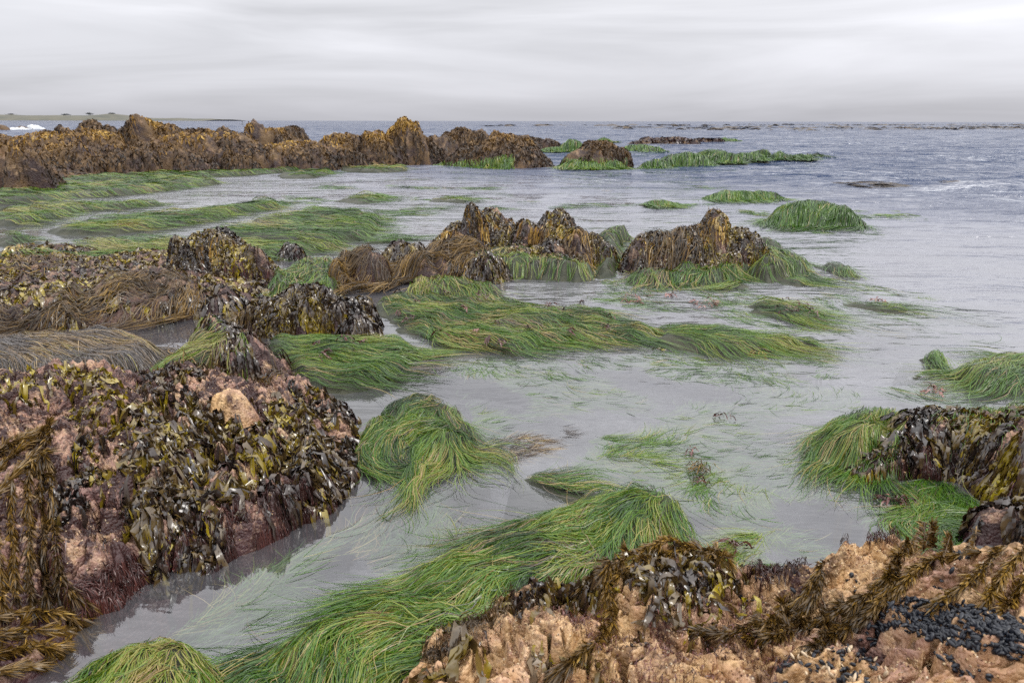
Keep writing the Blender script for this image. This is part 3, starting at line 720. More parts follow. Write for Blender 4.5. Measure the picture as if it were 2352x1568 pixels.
far_hump('h5', 'long chain of green humps reaching right into the open sea', [(1570, 356, 386, 74, .45, 2.5), (1510, 370, 389, 36, .5), (1660, 350, 376, 50, .5), (1720, 352, 370, 46, .5, 2.4), (1640, 345, 360, 44, .4),
          (1752, 344, 364, 22, .6), (1795, 350, 368, 26, .7, 3), (1840, 361, 368, 40, .4)], [(1460, 335), (1900, 335), (1900, 392), (1460, 392)], (.5, .5), mean=.28)
far_hump('h6', 'small flat green patch at the right tip of the hump chain', [(1868, 355, 362, 22, .5)], [(1840, 352), (1895, 352), (1895, 365), (1840, 365)], (1, 0.1), mean=.22)
far_hump('h7', 'green foot of the blocky dark rock at the reef end', [(1145, 363, 390, 36, .6), (1070, 373, 386, 48, .5), (1025, 376, 384, 26, .5)], [(1000, 374), (1100, 366), (1180, 354), (1180, 390), (1100, 394), (1000, 384)], (-.3, 1), mean=.42, L=.4, extra=(ROCK['a10'][1],))
far_hump('h8', 'bright green fringe at the foot of the boulder island', [(1340, 372, 390, 52, .5), (1400, 374, 390, 36, .5)], [(1280, 362), (1440, 362), (1440, 393), (1280, 393)], (-.3, 1), mean=.42, extra=(ROCK['b1'][1],))
far_hump('h9', 'green humps just behind the reef end', [(1235, 322, 336, 24, .5), (1215, 330, 340, 26, .5)], [(1190, 318), (1275, 318), (1275, 343), (1190, 343)], (1, .2))
# grass humps nearer
mound('n1', 'large grass-covered hump standing alone in open water at right', [(1868, 466, 526, 98, .7, 2.2), (1935, 477, 527, 58, .7, 2.4), (1815, 486, 521, 48, .6, 2.2)], [(1740, 450), (2010, 450), (2010, 535), (1740, 535)],
      (-1, .12), 5, .75, .006, ((1., .05, 'f'), (3, .03, 'f')), mean=.30, straw=.03, hang=.3, arch=.05, swirl=(.7, .5))
mound('n2', 'low flat grass hump behind the large lone one', [(1690, 440, 463, 72, .4, 2.4), (1755, 443, 461, 48, .4)], [(1600, 432), (1830, 432), (1830, 470), (1600, 470)],
      (.9, .3), 4, .7, .008, ((1., .04, 'f'), (3, .03, 'f')), mean=.36, straw=.02, hang=.45, swirl=(.7, .5))
mound('n3', 'small grass tussock awash left of the low flat hump', [(1520, 461, 474, 46, .4)], [(1460, 455), (1575, 455), (1575, 478), (1460, 478)], (1, .2), 4, .6, .008, ((1., .03, 'f'),), mean=.38, hang=.4)
# ------------------------------------------------------------------ grass mats of the inner flat, far to near
FM = dict(L=.7, W=.006, hum=.07, hf=.6, mean=.39, na=.2, nf=.8, straw=.05, rnd=.07, arch=.06, thick=.05, swirl=(.45, .6))
mat_patch('m1', 'green mat along the foot of the reef, under the tallest crag', [(-60, 462), (0, 428), (110, 414), (240, 400), (330, 402), (440, 402), (500, 415), (420, 428), (300, 440), (170, 448), (60, 460)], .12, (1, .15), **FM)
mat_patch('m2', 'bright green mat lying along the middle of the far reef foot', [(270, 402), (380, 385), (470, 380), (560, 374), (680, 376), (700, 386), (640, 392), (560, 398), (470, 404), (360, 405)], .10, (1, .15), **FM)
mat_patch('m3', 'small tongue of bright grass below the reef middle', [(640, 398), (690, 390), (760, 390), (770, 396), (700, 405), (650, 404)], .08, (1, .1), **FM)
mat_patch('m4', 'bright yellow-green mat at the foot of the bulky crag', [(760, 380), (830, 376), (930, 378), (940, 387), (860, 391), (790, 388)], .10, (1, .1), **dict(FM, mean=.5))
mat_patch('m5', 'narrow grass mat at the left edge, second from the reef', [(-60, 505), (0, 482), (110, 464), (230, 462), (330, 458), (390, 464), (300, 470), (200, 478), (110, 500), (20, 512)], .1, (1, .1), **dict(FM, mean=.45, straw=.1))
mat_patch('m6', 'long wavy mat of the inner flat with pale straw crests', [(80, 524), (170, 505), (300, 490), (430, 480), (520, 468), (600, 456), (650, 462), (640, 472), (560, 482), (470, 505), (340, 520), (250, 530), (140, 530)], .1, (1, -.05), **FM)
mat_patch('m7', 'rolling green mat in the middle of the inner flat', [(630, 492), (700, 478), (770, 478), (880, 492), (870, 520), (850, 540), (760, 548), (640, 552), (560, 545), (480, 545), (420, 560), (400, 550), (500, 520), (570, 505)], .12, (1, .12), **dict(FM, mean=.4))
mat_patch('m8', 'brownish green mat between the shelf and the inner channel', [(-60, 600), (60, 570), (170, 560), (250, 545), (330, 540), (430, 548), (560, 550), (680, 556), (840, 548), (780, 562), (650, 580), (600, 590), (400, 590), (200, 600)], .1, (1, .1), **dict(FM, mean=.46, straw=.12))
mat_patch('m8b', 'small grass tuft at the left edge between two bright channels', [(-30, 550), (20, 535), (70, 545), (60, 552), (0, 556)], .08, (1, .1), **FM)
mat_patch('m9', 'thin grass raft above the left peak of the pool rocks', [(770, 458), (830, 446), (890, 448), (900, 456), (830, 466)], .05, (1, .05), **FM)
mat_patch('m10', 'broken grass raft right of the thin one', [(985, 460), (1010, 450), (1080, 448), (1110, 456), (1060, 463)], .03, (1, .05), **dict(FM, cover=2))
mat_patch('m11', 'pale straight streak of grass lying in the bright channel', [(800, 556), (900, 546), (980, 542), (985, 548), (900, 556), (810, 562)], .03, (1, -.1), **dict(FM, mean=.35))
NM = dict(L=.5, W=.003, hum=.045, hf=1.6, mean=.37, na=.22, nf=2.2, straw=.10, rnd=.07, arch=.03, thick=.03, swirl=(1.5, .75))
mat_patch('g1', 'large tangled green and straw mat in the centre', [(850, 690), (930, 672), (1060, 674), (1160, 680), (1250, 690), (1330, 702), (1400, 718), (1480, 732), (1500, 760), (1460, 786), (1380, 788),
          (1280, 795), (1180, 808), (1060, 800), (960, 790), (900, 740)], .07, (.9, .25), **dict(NM, cover=5, hum=.07, straw=.24, na=.26))
mat_patch('g2', 'green grass tongue running right from the central mat', [(1490, 740), (1540, 733), (1620, 745), (1740, 758), (1860, 772), (1890, 785), (1800, 800), (1680, 806), (1560, 790), (1500, 770)], .08, (1, .25), **dict(NM, straw=.05))
mat_patch('g3', 'dark green and grey mat left of the pool mouth', [(580, 780), (680, 765), (760, 762), (860, 770), (930, 760), (990, 800), (960, 830), (900, 862), (800, 880), (690, 886), (640, 850)], .12, (1, .05), **dict(NM, straw=.06, mean=.38))
mat_patch('g3b', 'flat muddy grey fringe of grass draining into the pool', [(660, 885), (760, 876), (880, 855), (960, 828), (1000, 815), (960, 850), (880, 885), (780, 897), (690, 900)], .02, (1, -.2), **dict(NM, mean=.93, rnd=.1, straw=0, cover=2.4))
mat_patch('g4', 'greyish lilac mat of dying grass at the left, in front of the shelf', [(-80, 850), (-60, 770), (60, 756), (180, 752), (300, 752), (360, 762), (390, 790), (350, 830), (260, 855), (120, 870)], .2, (1, .3),
          **dict(NM, mean=.99, straw=.02, rnd=.06, na=.22, cover=5, W=.0024, hum=.05, swirl=(1.2, .4), extra=(SS,)))
mat_patch('g5', 'yellow-green mat draped between the grey mat and the pink knob', [(370, 800), (420, 760), (500, 740), (560, 770), (560, 800), (500, 820), (440, 850), (350, 860), (300, 850), (330, 825)], .22, (-.9, .5),
          **dict(NM, mean=.52, straw=.2, extra=(SP,)))
mat_patch('g6', 'bright green and straw tussocks between the domed rock and kelp mound', [(610, 640), (650, 600), (720, 588), (790, 590), (800, 620), (760, 660), (690, 668), (620, 662)], .15, (-.6, .6), **dict(NM, swirl=(2.2, .8), angr=.4, hum=.09, hf=2.2, straw=.2))
mat_patch('g7', 'yellowish grass at the foot of the kelp mound and low brown rock', [(900, 668), (950, 632), (1030, 620), (1080, 640), (1160, 650), (1120, 664), (1000, 672)], .13, (.8, .5), **dict(NM, swirl=(2.2, .8), angr=.4, hum=.09, hf=2.2, straw=.2, mean=.46, extra=(SD4,)))
mat_patch('g8', 'green and straw grass round the foot of the middle peak', [(1100, 570), (1160, 560), (1230, 575), (1330, 590), (1390, 600), (1400, 612), (1330, 618), (1230, 612), (1150, 612), (1110, 600)], .2, (-.3, .9),
          **dict(NM, swirl=(2.2, .8), angr=.4, hum=.09, hf=2.2, straw=.35, mean=.45, L=.4, extra=(SD1, SD2, SD4), hang=.5))
mat_patch('g9', 'pale grey-green grass in the gap behind the middle peak', [(1370, 520), (1420, 510), (1450, 530), (1440, 560), (1420, 612), (1370, 612), (1370, 570)], .2, (.7, .7), **dict(NM, swirl=(2.2, .8), angr=.4, hum=.09, hf=2.2, mean=.3, straw=.2, extra=(SD2,), hang=.5))
mat_patch('g10', 'green skirt flowing right from the pyramid rock', [(1740, 545), (1790, 548), (1850, 580), (1875, 600), (1830, 612), (1760, 618), (1700, 605)], .22, (.9, .4), **dict(NM, swirl=(2.2, .8), angr=.4, hum=.09, hf=2.2, mean=.36, L=.45, extra=(SD3,), hang=.5))
mat_patch('g11', 'long green fringe hanging into the water at the front of the pyramid rock', [(1430, 634), (1450, 622), (1520, 618), (1600, 598), (1680, 585), (1760, 590), (1770, 606), (1700, 628), (1600, 640), (1500, 642)], .12, (-.5, .9),
          **dict(NM, swirl=(2.2, .8), angr=.4, hum=.09, hf=2.2, mean=.36, straw=.22, L=.55, extra=(SD3,), hang=.4, cover=4.5))
mat_patch('r1', 'green mat with orange tips floating below the pyramid rock', [(1690, 700), (1740, 685), (1800, 688), (1870, 705), (1915, 735), (1850, 742), (1760, 730), (1700, 716)], .05, (.9, .3), **dict(NM, straw=.08))
mat_patch('r2', 'small green tuft floating right of the pyramid rock skirt', [(1640, 650), (1690, 638), (1730, 648), (1690, 662), (1650, 662)], .05, (-.9, .3), **NM)
mat_patch('r3', 'green tuft between the skirt and the open water', [(1780, 640), (1820, 625), (1870, 630), (1890, 645), (1840, 655)], .05, (.9, .3), **NM)
mat_patch('r4', 'upper green tuft trailing right toward the open sea', [(1870, 605), (1910, 596), (1950, 605), (1980, 632), (1930, 628)], .05, (.9, .4), **NM)
mat_patch('r5', 'thin green raft right of the orange-tipped mat', [(1935, 700), (1960, 690), (2020, 692), (2110, 705), (2060, 720), (1980, 716)], .02, (.9, .1), **dict(NM, cover=2))
mat_patch('r6', 'rounded bright green mat near the right edge', [(2090, 800), (2110, 790), (2150, 786), (2195, 800), (2200, 820), (2170, 842), (2120, 826)], .09, (.6, .6), **dict(NM, mean=.4, straw=.02))
mat_patch('r7', 'large bright green mat cut by the right edge', [(2190, 850), (2220, 815), (2300, 802), (2420, 800), (2500, 830), (2480, 890), (2352, 890), (2260, 880), (2200, 868)], .1, (-.9, .25), **dict(NM, mean=.44, straw=.06))
mat_patch('r8', 'green tuft with a red sprig floating left of the large right mat', [(2065, 852), (2100, 850), (2130, 862), (2110, 872), (2070, 860)], .03, (.9, .2), **NM)
# ------------------------------------------------------------------ near grass mounds
GM = dict(cover=5, L=.42, W=.003, hf=3, hum=.04, w=.10, name='surfgrass_mound', mean=.39, straw=.14, Wmin=.4, nf=3.2, na=.24, thick=.03, arch=.02)
def pmound(key, label, rim, inner, poly, flow, hang=.35, extra=(), swirl=(1.6, .45), **kw):
    d = dict(GM); d.update(kw); seed = len(GRASS) * 13 + 300
    hum, hf, w = d.pop('hum'), d.pop('hf'), d.pop('w'); name = d.pop('name'); cover_, L_, W_ = d.pop('cover'), d.pop('L'), d.pop('W')
    s = poly_surf(rim, inner, w, .4, [(hf, hum, 'f'), (hf * 3, hum * .35, 'f')], seed, .06, 1.5)
    o = tag(surf_object(name, s, M['turf']), label, 'surfgrass')
    pu, pv = np.mean([p[0] for p in poly]), np.mean([p[1] for p in poly])
    ang = flow if callable(flow) else flow_angle(pu, pv, *flow)
    g = blades_geo(Multi(s, *extra, WATER), poly, cover_, L_, W_, ang, swirl, hang=hang, seed=seed, zmin=.0, **d)
    geo_object('blades', [g], 'grass', o)['kind'] = 'stuff'
    GRASS[key] = (o, s)
pmound('H', 'rounded grass-covered mound at the tip of the big left rock',
       [(815, 1090, 0), (880, 1105, 0), (980, 1095, 0), (1075, 1078, 0), (1102, 1050, 0), (1085, 1010, .01), (1062, 970, .03), (1045, 935, .07), (1005, 920, .10), (950, 918, .12), (890, 932, .09), (850, 985, .06)],
       [(940, 950, .16), (1000, 955, .15), (900, 1000, .10), (960, 1030, .09), (1050, 1030, .08), (880, 1060, .05)],
       [(800, 890), (1110, 890), (1125, 1110), (800, 1115)], (-.25, 1), .35, swirl=(2.4, .9), straw=.16, mean=.34, hum=.06)
def I_flow(x, y):
    u, v = project(x, y, np.zeros_like(x))
    a = flow_angle(1100, 1330, -1, .40); b = flow_angle(1450, 1200, -.9, .9); c = flow_angle(1540, 1180, .6, 1.)
    k = sstep(1280, 1440, u); k2 = sstep(1470, 1560, u)
    sw = .6 * np.sin((x * .8 + y * .6) * 8.0 + 1.2) * (1 - k2)
    cx = np.cos(a + sw) * (1 - k) + np.cos(b + sw * .4) * k; cy = np.sin(a + sw) * (1 - k) + np.sin(b + sw * .4) * k
    cx = cx * (1 - k2) + np.cos(c) * k2; cy = cy * (1 - k2) + np.sin(c) * k2
    return np.arctan2(cy, cx)
pmound('I', 'long ridge of combed green surfgrass sweeping diagonally across the foreground pool',
       [(1575, 1215, .0), (1558, 1165, .04), (1525, 1130, .08), (1470, 1118, .12), (1400, 1130, .08), (1310, 1165, .03), (1230, 1192, 0), (1120, 1240, 0), (1000, 1300, 0), (900, 1355, 0), (800, 1415, 0), (700, 1478, 0), (600, 1535, 0), (520, 1590, 0),
        (560, 1680, 0), (800, 1640, .05), (960, 1545, .1), (1080, 1450, .12), (1180, 1400, .12), (1300, 1360, .1), (1400, 1330, .08), (1500, 1275, .05), (1560, 1255, 0)],
       [(1470, 1180, .17), (1380, 1220, .15), (1280, 1260, .14), (1150, 1320, .14), (1020, 1390, .14), (900, 1450, .13), (780, 1520, .11)],
       [(1590, 1100), (1590, 1290), (1400, 1345), (1180, 1440), (960, 1570), (900, 1640), (500, 1640), (500, 1540), (800, 1400), (1200, 1180)],
       I_flow, .3, cover=6, straw=.13)
pmound('J', 'small bright green grass mound at the bottom edge, left of the long ridge',
       [(140, 1590, .05), (200, 1530, .06), (280, 1492, .08), (360, 1480, .08), (430, 1495, .06), (490, 1530, .02), (500, 1600, 0), (480, 1700, 0), (150, 1720, .05)],
       [(330, 1530, .17), (400, 1560, .15), (250, 1570, .15)], [(120, 1450), (520, 1450), (520, 1640), (120, 1640)], (-.7, .7), .5, mean=.42, straw=.08, swirl=(2, .5))
pmound('K0', 'low tangle of dark grass in the gap between the bottom grass mound and the ridge',
       [(480, 1560, 0), (540, 1515, 0), (620, 1505, 0), (700, 1480, 0), (680, 1620, 0), (480, 1640, 0)], [(580, 1560, .06)], [(460, 1480), (720, 1470), (700, 1640), (430, 1640)], (-.8, .5), .3, mean=.28, straw=.05, cover=4)
pmound('LG', 'green and straw grass hanging over the left end of the dark blade rock at right',
       [(1868, 1030, 0), (1880, 1075, 0), (1940, 1085, 0), (1990, 1070, .02), (2040, 1010, .1), (2090, 960, .2), (2070, 938, .2), (1990, 945, .14), (1930, 970, .08), (1890, 1000, .02)],
       [(1990, 975, .24), (1940, 1010, .18), (2000, 1020, .18), (1910, 1040, .07)], [(1850, 910), (2100, 910), (2050, 1100), (1850, 1100)], (-.6, .8), .6, extra=(SL,), straw=.18, swirl=(1.8, .5))
mat_patch('lg2', 'bright green grass trailing over the back of the right-edge rock', [(2150, 955), (2180, 930), (2260, 930), (2330, 945), (2400, 950), (2352, 985), (2260, 978), (2190, 970)], .16, (.8, .4),
          **dict(NM, mean=.44, extra=(SL,), hang=.3))
mat_patch('fg1', 'dark green and golden tuft afloat in the pool above the long ridge', [(1195, 1090), (1215, 1072), (1280, 1078), (1340, 1095), (1400, 1110), (1340, 1138), (1270, 1128), (1215, 1110)], .05, (.9, .3),
          **dict(NM, L=.35, mean=.34, straw=.15, hum=.03))
for key_, n_ in (('g1', 130), ('g3', 40), ('g6', 60), ('g8', 60), ('g11', 30), ('r1', 30), ('m7', 60), ('m8', 60)):
    o_, s_ = GRASS[key_]
    weed('weed_bits', None, s_, [(-60, 380), (2400, 380), (2400, 1000), (-60, 1000)], n_, .055, .018, 'red' if n_ != 60 else 'blade', .42, parent=o_, zmin=.02, lift=.05, hang=.1, clump=.9, cf=1.5)
# grass lying in or just under the water
def float_grass(label, poly, flow, cnt, L=.3, zlo=-.05, zhi=.004, mean=.36, kind=None, name='floating_grass', clump=.6, cf=2.2, W=.003, parts=None, **kw):
    gs = []
    for (pl, fw, c) in ([(poly, flow, cnt)] + (parts or [])):
        d = dict(hang=0, lift=zlo, arch=.0, thick=(zhi - zlo) * 1.12, zmin=-9, angr=.35, swirl=(1.6, .6), straw=.05, rnd=.08, clump=clump, cf=cf, mean=mean, Wmin=.36, zg=(0,)); d.update(kw)
        pu, pv = np.mean([p[0] for p in pl]), np.mean([p[1] for p in pl])
        gs.append(blades_geo(Flat(0), pl, 1, L, W, flow_angle(pu, pv, *fw), cnt=c, seed=int(pu), **d))
    o = geo_object(name, gs, 'grass'); tag(o, label, 'surfgrass', None, kind); return o
float_grass('bright green grass filling the small pool beside the right-edge rock', [(2040, 1115), (2130, 1095), (2210, 1120), (2290, 1190), (2260, 1270), (2140, 1245), (2050, 1230), (2060, 1170)], (.2, 1), 5200, .28, -.03, .02, .38, name='surfgrass_bed', clump=0, swirl=(2.5, .8))
float_grass('dark swirl of grass in the water hugging the right-edge rock', [(1870, 1010), (1930, 1060), (1990, 1110), (2100, 1100), (2080, 1170), (1990, 1150), (1900, 1090)], (.6, 1), 3200, .22, -.04, .004, .26)
float_grass('fan of pale green grass under the surface in the middle of the pool', [(1350, 1010), (1450, 975), (1570, 985), (1600, 1040), (1560, 1085), (1450, 1090), (1370, 1060)], (1, -.25), 5200, .22, -.035, .004, .42, clump=.7)
float_grass('loose tangle of green grass afloat right of the fan', [(1580, 1060), (1680, 1060), (1770, 1130), (1700, 1170), (1600, 1150), (1560, 1100)], (-.6, .8), 3600, .16, -.03, .004, .42)
float_grass('pale green swirl of grass between the long ridge and the barnacle slab', [(1640, 1230), (1720, 1205), (1800, 1220), (1870, 1290), (1800, 1300), (1700, 1312), (1650, 1270)], (-.8, .35), 4600, .17, -.03, .004, .42, swirl=(2.5, .8))
float_grass('lilac brown weed lying flat in the pool beside the rounded mound', [(1115, 1020), (1180, 1000), (1290, 975), (1310, 1000), (1250, 1040), (1150, 1070)], (1, -.35), 1800, .12, -.015, .006, .97, clump=.7)
float_grass('thin drowned grass strands combed across the left pool', [(350, 1480), (560, 1330), (800, 1200), (1100, 1100), (1230, 1150), (960, 1320), (700, 1440), (460, 1520)], (1, -.5), 4200, .20, -.05, .002, .30, kind='stuff', clump=.9, cf=1.3, straw=.16)
float_grass('thin drowned grass strands scattered over the open pool', [(1000, 830), (1500, 810), (2000, 850), (1950, 1000), (1900, 1120), (1960, 1230), (1880, 1290), (1600, 1200), (1400, 1110), (1100, 1060), (1080, 950)], (1, -.1), 18000, .14, -.035, .003, .36, kind='stuff', clump=1.0, cf=1.1, swirl=(.6, .9), straw=.05)
float_grass('flecks of green grass breaking the surface of the upper pool', [(1000, 830), (1200, 805), (1500, 795), (1900, 800), (1960, 870), (1700, 880), (1300, 870), (1050, 860)], (1, .12), 3600, .13, -.012, .006, .36, kind='stuff', clump=1.1, cf=1.6)
float_grass('scattered green grass flecks afloat off the pyramid rock', [(1380, 640), (1900, 640), (2150, 680), (2100, 760), (1900, 770), (1700, 745), (1500, 720), (1340, 690)], (1, .12), 4800, .2, -.01, .008, .36, kind='stuff', clump=1.1, cf=1.0,
            parts=[([(1960, 480), (2060, 485), (2120, 500), (2040, 520), (1960, 510)], (1, .1), 700), ([(1740, 530), (1960, 528), (2090, 535), (1990, 545), (1800, 540)], (1, .1), 500), ([(1690, 470), (1780, 490), (1780, 515), (1700, 505)], (1, .2), 350)])
float_grass('dark grass streaks lying flat in the upper channel', [(640, 435), (900, 405), (1200, 440), (1560, 425), (1830, 440), (1500, 480), (1200, 480), (900, 500), (860, 540), (640, 470)], (1, .02), 3400, .5, -.01, .01, .3, kind='stuff', clump=1.2, cf=.55, W=.008)
float_grass('grey green drowned grass streaming toward the right edge', [(1900, 720), (2352, 690), (2352, 790), (2100, 780), (1900, 830)], (1, .1), 2400, .4, -.03, .004, .22, kind='stuff', clump=1.1, cf=.9)
float_grass('pale drowned grass spreading in front of the large right mat', [(1990, 890), (2100, 880), (2352, 890), (2352, 945), (2150, 930), (2000, 920)], (1, .1), 1500, .3, -.03, .004, .36, clump=.7)
# ------------------------------------------------------------------ leafy brown weed
W = weed
# big left foreground rock
W('seaweed_patch', 'yellow-olive blades clustered on the top left of the big left rock', SF, [(-20, 850), (120, 850), (230, 890), (280, 980), (180, 1000), (-20, 960)], 380, .11, .036, mean=.70, rnd=.13, clump=.65)
W('seaweed_patch', 'fat yellow-green blades on the back rim of the big left rock beside the grey mat', SF, [(130, 850), (280, 850), (320, 890), (290, 930), (180, 910)], 130, .12, .045, mean=.66, rnd=.13)
W('seaweed_patch', 'slate-brown blades behind the tan boulder on the big left rock', SF, [(320, 855), (440, 850), (520, 900), (500, 950), (350, 945)], 420, .12, .04, mean=.30, clump=.3)
W('seaweed_patch', 'olive and yellow blade cluster in the middle of the big left rock', SF, [(285, 940), (430, 930), (560, 960), (575, 1080), (520, 1170), (330, 1130), (290, 1020)], 820, .19, .045, mean=.45, rnd=.15, clump=.1)
W('seaweed_patch', 'black glossy blades cascading down the front of the big left rock', SF, [(310, 1100), (420, 1100), (470, 1170), (470, 1320), (340, 1330), (310, 1200)], 240, .2, .05, mean=.29, rnd=.12, clump=.2, hang=.95, n=9)
W('seaweed_patch', 'brown and gold blade cluster on the upper right of the big left rock', SF, [(555, 935), (680, 930), (750, 990), (740, 1070), (600, 1060), (560, 1000)], 480, .15, .042, mean=.45, rnd=.15, clump=.1)
W('seaweed_patch', 'lilac-brown blades heaped on the far right end of the big left rock', SF, [(660, 885), (760, 890), (850, 950), (830, 1000), (740, 985), (670, 930)], 380, .11, .036, mean=.34, rnd=.14)
W('seaweed_patch', 'dark dripping blades above the waterline at the right flank of the big left rock', SF, [(590, 1050), (760, 1030), (830, 1040), (825, 1130), (740, 1160), (620, 1140)], 560, .19, .044, mean=.34, rnd=.16, hang=.95)
W('seaweed_patch', 'small black blades on the left face of the big left rock', SF, [(105, 1095), (200, 1090), (215, 1180), (120, 1195)], 90, .10, .034, mean=.28)
W('seaweed_patch', 'small olive blades dotted on the pink face of the big left rock', SF, [(150, 1010), (280, 1000), (290, 1120), (220, 1130), (150, 1080)], 90, .09, .032, mean=.5, rnd=.18, clump=.9)
W('seaweed_turf', 'maroon turf along the waterline of the big left rock', SF, [(300, 1270), (480, 1180), (620, 1130), (830, 1080), (840, 1130), (740, 1200), (620, 1265), (480, 1335), (330, 1385), (230, 1410), (220, 1360)], 6500, .05, .005, 'red', .36, clump=.25, cf=6, hang=.6, zmin=-.05, n=5, nc=1, arch=.03, cat='seaweed')
W('seaweed_turf', 'dark red turf at the lower left foot of the big left rock', SF, [(130, 1250), (240, 1240), (330, 1290), (320, 1370), (220, 1410), (130, 1390)], 1100, .045, .005, 'red', .42, hang=.5, zmin=-.05, n=5, nc=1, clump=.5)
W('seaweed_turf', 'brown-red mossy turf scattered over the crown of the big left rock', SF, [(-20, 860), (440, 860), (820, 920), (820, 1040), (560, 1180), (200, 1260), (130, 1150), (-20, 1000)], 3200, .035, .005, 'red', .36, hang=.4, n=4, nc=1, clump=1.15, cf=5)
# tan boulder, pink knob
W('seaweed_patch', 'dark blades on the shoulders of the pink knobbly rock', SP, [(440, 780), (560, 780), (640, 840), (610, 880), (480, 830)], 200, .10, .036, mean=.33, clump=.6)
W('seaweed_patch', 'brown-black blades heaped above the pink knobbly rock', SP, [(445, 725), (560, 725), (590, 790), (480, 800), (440, 770)], 260, .11, .038, mean=.32)
W('seaweed_turf', 'maroon tufts on the pink knobbly rock', SP, [(440, 740), (650, 780), (670, 920), (450, 880)], 700, .04, .006, 'red', .3, n=4, nc=1, clump=.9, cf=5)
# shelf
S_poly = [(-20, 570), (240, 580), (400, 570), (600, 600), (650, 650), (560, 710), (350, 740), (-20, 765)]
W('seaweed_patch', 'mixed brown and yellow blades carpeting the low left shelf', SS, S_poly, 4200, .13, .045, mean=.46, rnd=.2, na=.3, nf=1.6, kind=None) if False else None
def cover(key, cnt, L, Wd, mean, mat='blade', poly=ALL, lab=None, **kw):
    o, s = ROCK[key]; d = dict(rnd=.16, na=.28, nf=2.0); d.update(kw)
    return W('seaweed', lab, s, poly, cnt, L, Wd, mat, mean, parent=o, zmin=d.pop('zmin', 0.0), **d)
cover('S', 4200, .11, .045, .50, poly=S_poly, nf=1.2, rnd=.2, clump=.35, cf=1.5)
cover('S', 2500, .07, .010, .40, 'red', S_poly, n=4, nc=1, clump=.7)
cover('W0', 500, .15, .05, .42, clump=.5); cover('W0', 600, .08, .012, .4, 'gold', n=4, nc=1)
cover('E', 2400, .085, .04, .38, clump=.4, cf=2.4, hang=.35); cover('E', 500, .12, .03, .62, 'gold', [(380, 530), (560, 530), (520, 575), (400, 600)]); cover('E', 1200, .07, .012, .36, 'red', [(480, 600), (640, 590), (640, 670), (460, 670)], n=4, nc=1)
cover('E2', 2400, .085, .04, .40, clump=.3, hang=.5); cover('E3', 420, .12, .04, .30)
cover('D6', 450, .10, .04, .30); cover('D7', 220, .10, .04, .30)
cover('D1', 2600, .065, .034, .36, clump=.65, cf=2.4, hang=.15); cover('D1', 700, .13, .035, .58, 'gold', [(1000, 455), (1200, 455), (1180, 520), (1010, 540)], clump=.4)
cover('D2', 2600, .065, .034, .36, clump=.65, cf=2.4, hang=.15); cover('D2', 700, .13, .035, .56, 'gold', [(1190, 475), (1380, 475), (1360, 540), (1200, 550)], clump=.4)
cover('D3', 3600, .065, .034, .35, clump=.75, cf=2.4, hang=.15); cover('D3', 1000, .12, .03, .56, 'gold', [(1440, 475), (1760, 475), (1740, 540), (1480, 560)], clump=.6)
cover('D3', 1500, .09, .014, .33, 'red', n=4, nc=1, clump=.6)
cover('D4', 900, .13, .045, .26, poly=[(1030, 590), (1160, 580), (1180, 655), (1050, 655)]); cover('D4', 1500, .10, .012, .22, 'red', [(1060, 595), (1180, 590), (1180, 655), (1060, 655)], n=4, nc=1)
cover('L', 520, .13, .04, .33, poly=[(2010, 940), (2180, 930), (2270, 980), (2250, 1060), (2030, 1050)], hang=.95, lab='dark dripping blades')
cover('L', 350, .11, .04, .50, poly=[(2250, 960), (2352, 960), (2352, 1140), (2220, 1140)], clump=.5); cover('L', 1500, .05, .007, .25, 'red', [(1990, 1040), (2352, 1020), (2352, 1190), (1990, 1115)], n=4, nc=1)
cover('L', 120, .12, .045, .30, poly=[(1930, 1050), (2030, 1045), (2020, 1115), (1930, 1110)], hang=.9, zmin=-.03)
cover('N', 260, .12, .05, .27)
# barnacle slab, foreground right
W('seaweed_patch', 'dark olive folded blades below the boa kelp on the slab', SK, [(1445, 1330), (1520, 1300), (1640, 1300), (1650, 1340), (1600, 1400), (1445, 1400)], 230, .08, .026, mean=.36, rnd=.14, swirl=(5, .6), hang=.4)
W('seaweed_patch', 'small dark blades on the upper left rim of the slab', SK, [(1150, 1355), (1300, 1345), (1400, 1350), (1400, 1400), (1170, 1405)], 180, .06, .022, mean=.40, rnd=.18, hang=.3)
W('seaweed_patch', 'broad translucent brown blades at the lower left of the slab', SK, [(985, 1455), (1110, 1440), (1120, 1570), (960, 1600)], 26, .14, .04, mean=.52, rnd=.06, angr=.7, ang=flow_angle(1040, 1500, -.3, 1), hang=.2)
W('seaweed_patch', 'few olive-grey blades fanned on the bare middle of the slab', SK, [(1225, 1470), (1290, 1470), (1290, 1540), (1230, 1540)], 14, .075, .028, mean=.97, rnd=.05)
W('seaweed_patch', 'yellow-brown ribbons along the back rim of the slab', SK, [(1620, 1300), (1770, 1295), (1750, 1330), (1640, 1400), (1610, 1390)], 30, .10, .026, mean=.55, rnd=.15)
W('seaweed_patch', 'single crumpled yellow-green blade lump on the slab', SK, [(1700, 1395), (1740, 1395), (1740, 1430), (1705, 1430)], 9, .06, .03, mean=.84, rnd=.03)
W('seaweed_patch', 'dark grey blade scraps on the bottom edge of the slab', SK, [(1360, 1500), (1500, 1500), (1520, 1570), (1360, 1580)], 40, .06, .022, mean=.34, rnd=.15)
W('seaweed_patch', 'olive blade sprigs left of the leaning kelp strand', SK, [(1580, 1430), (1650, 1410), (1640, 1490), (1580, 1490)], 14, .08, .022, mean=.7, rnd=.1)
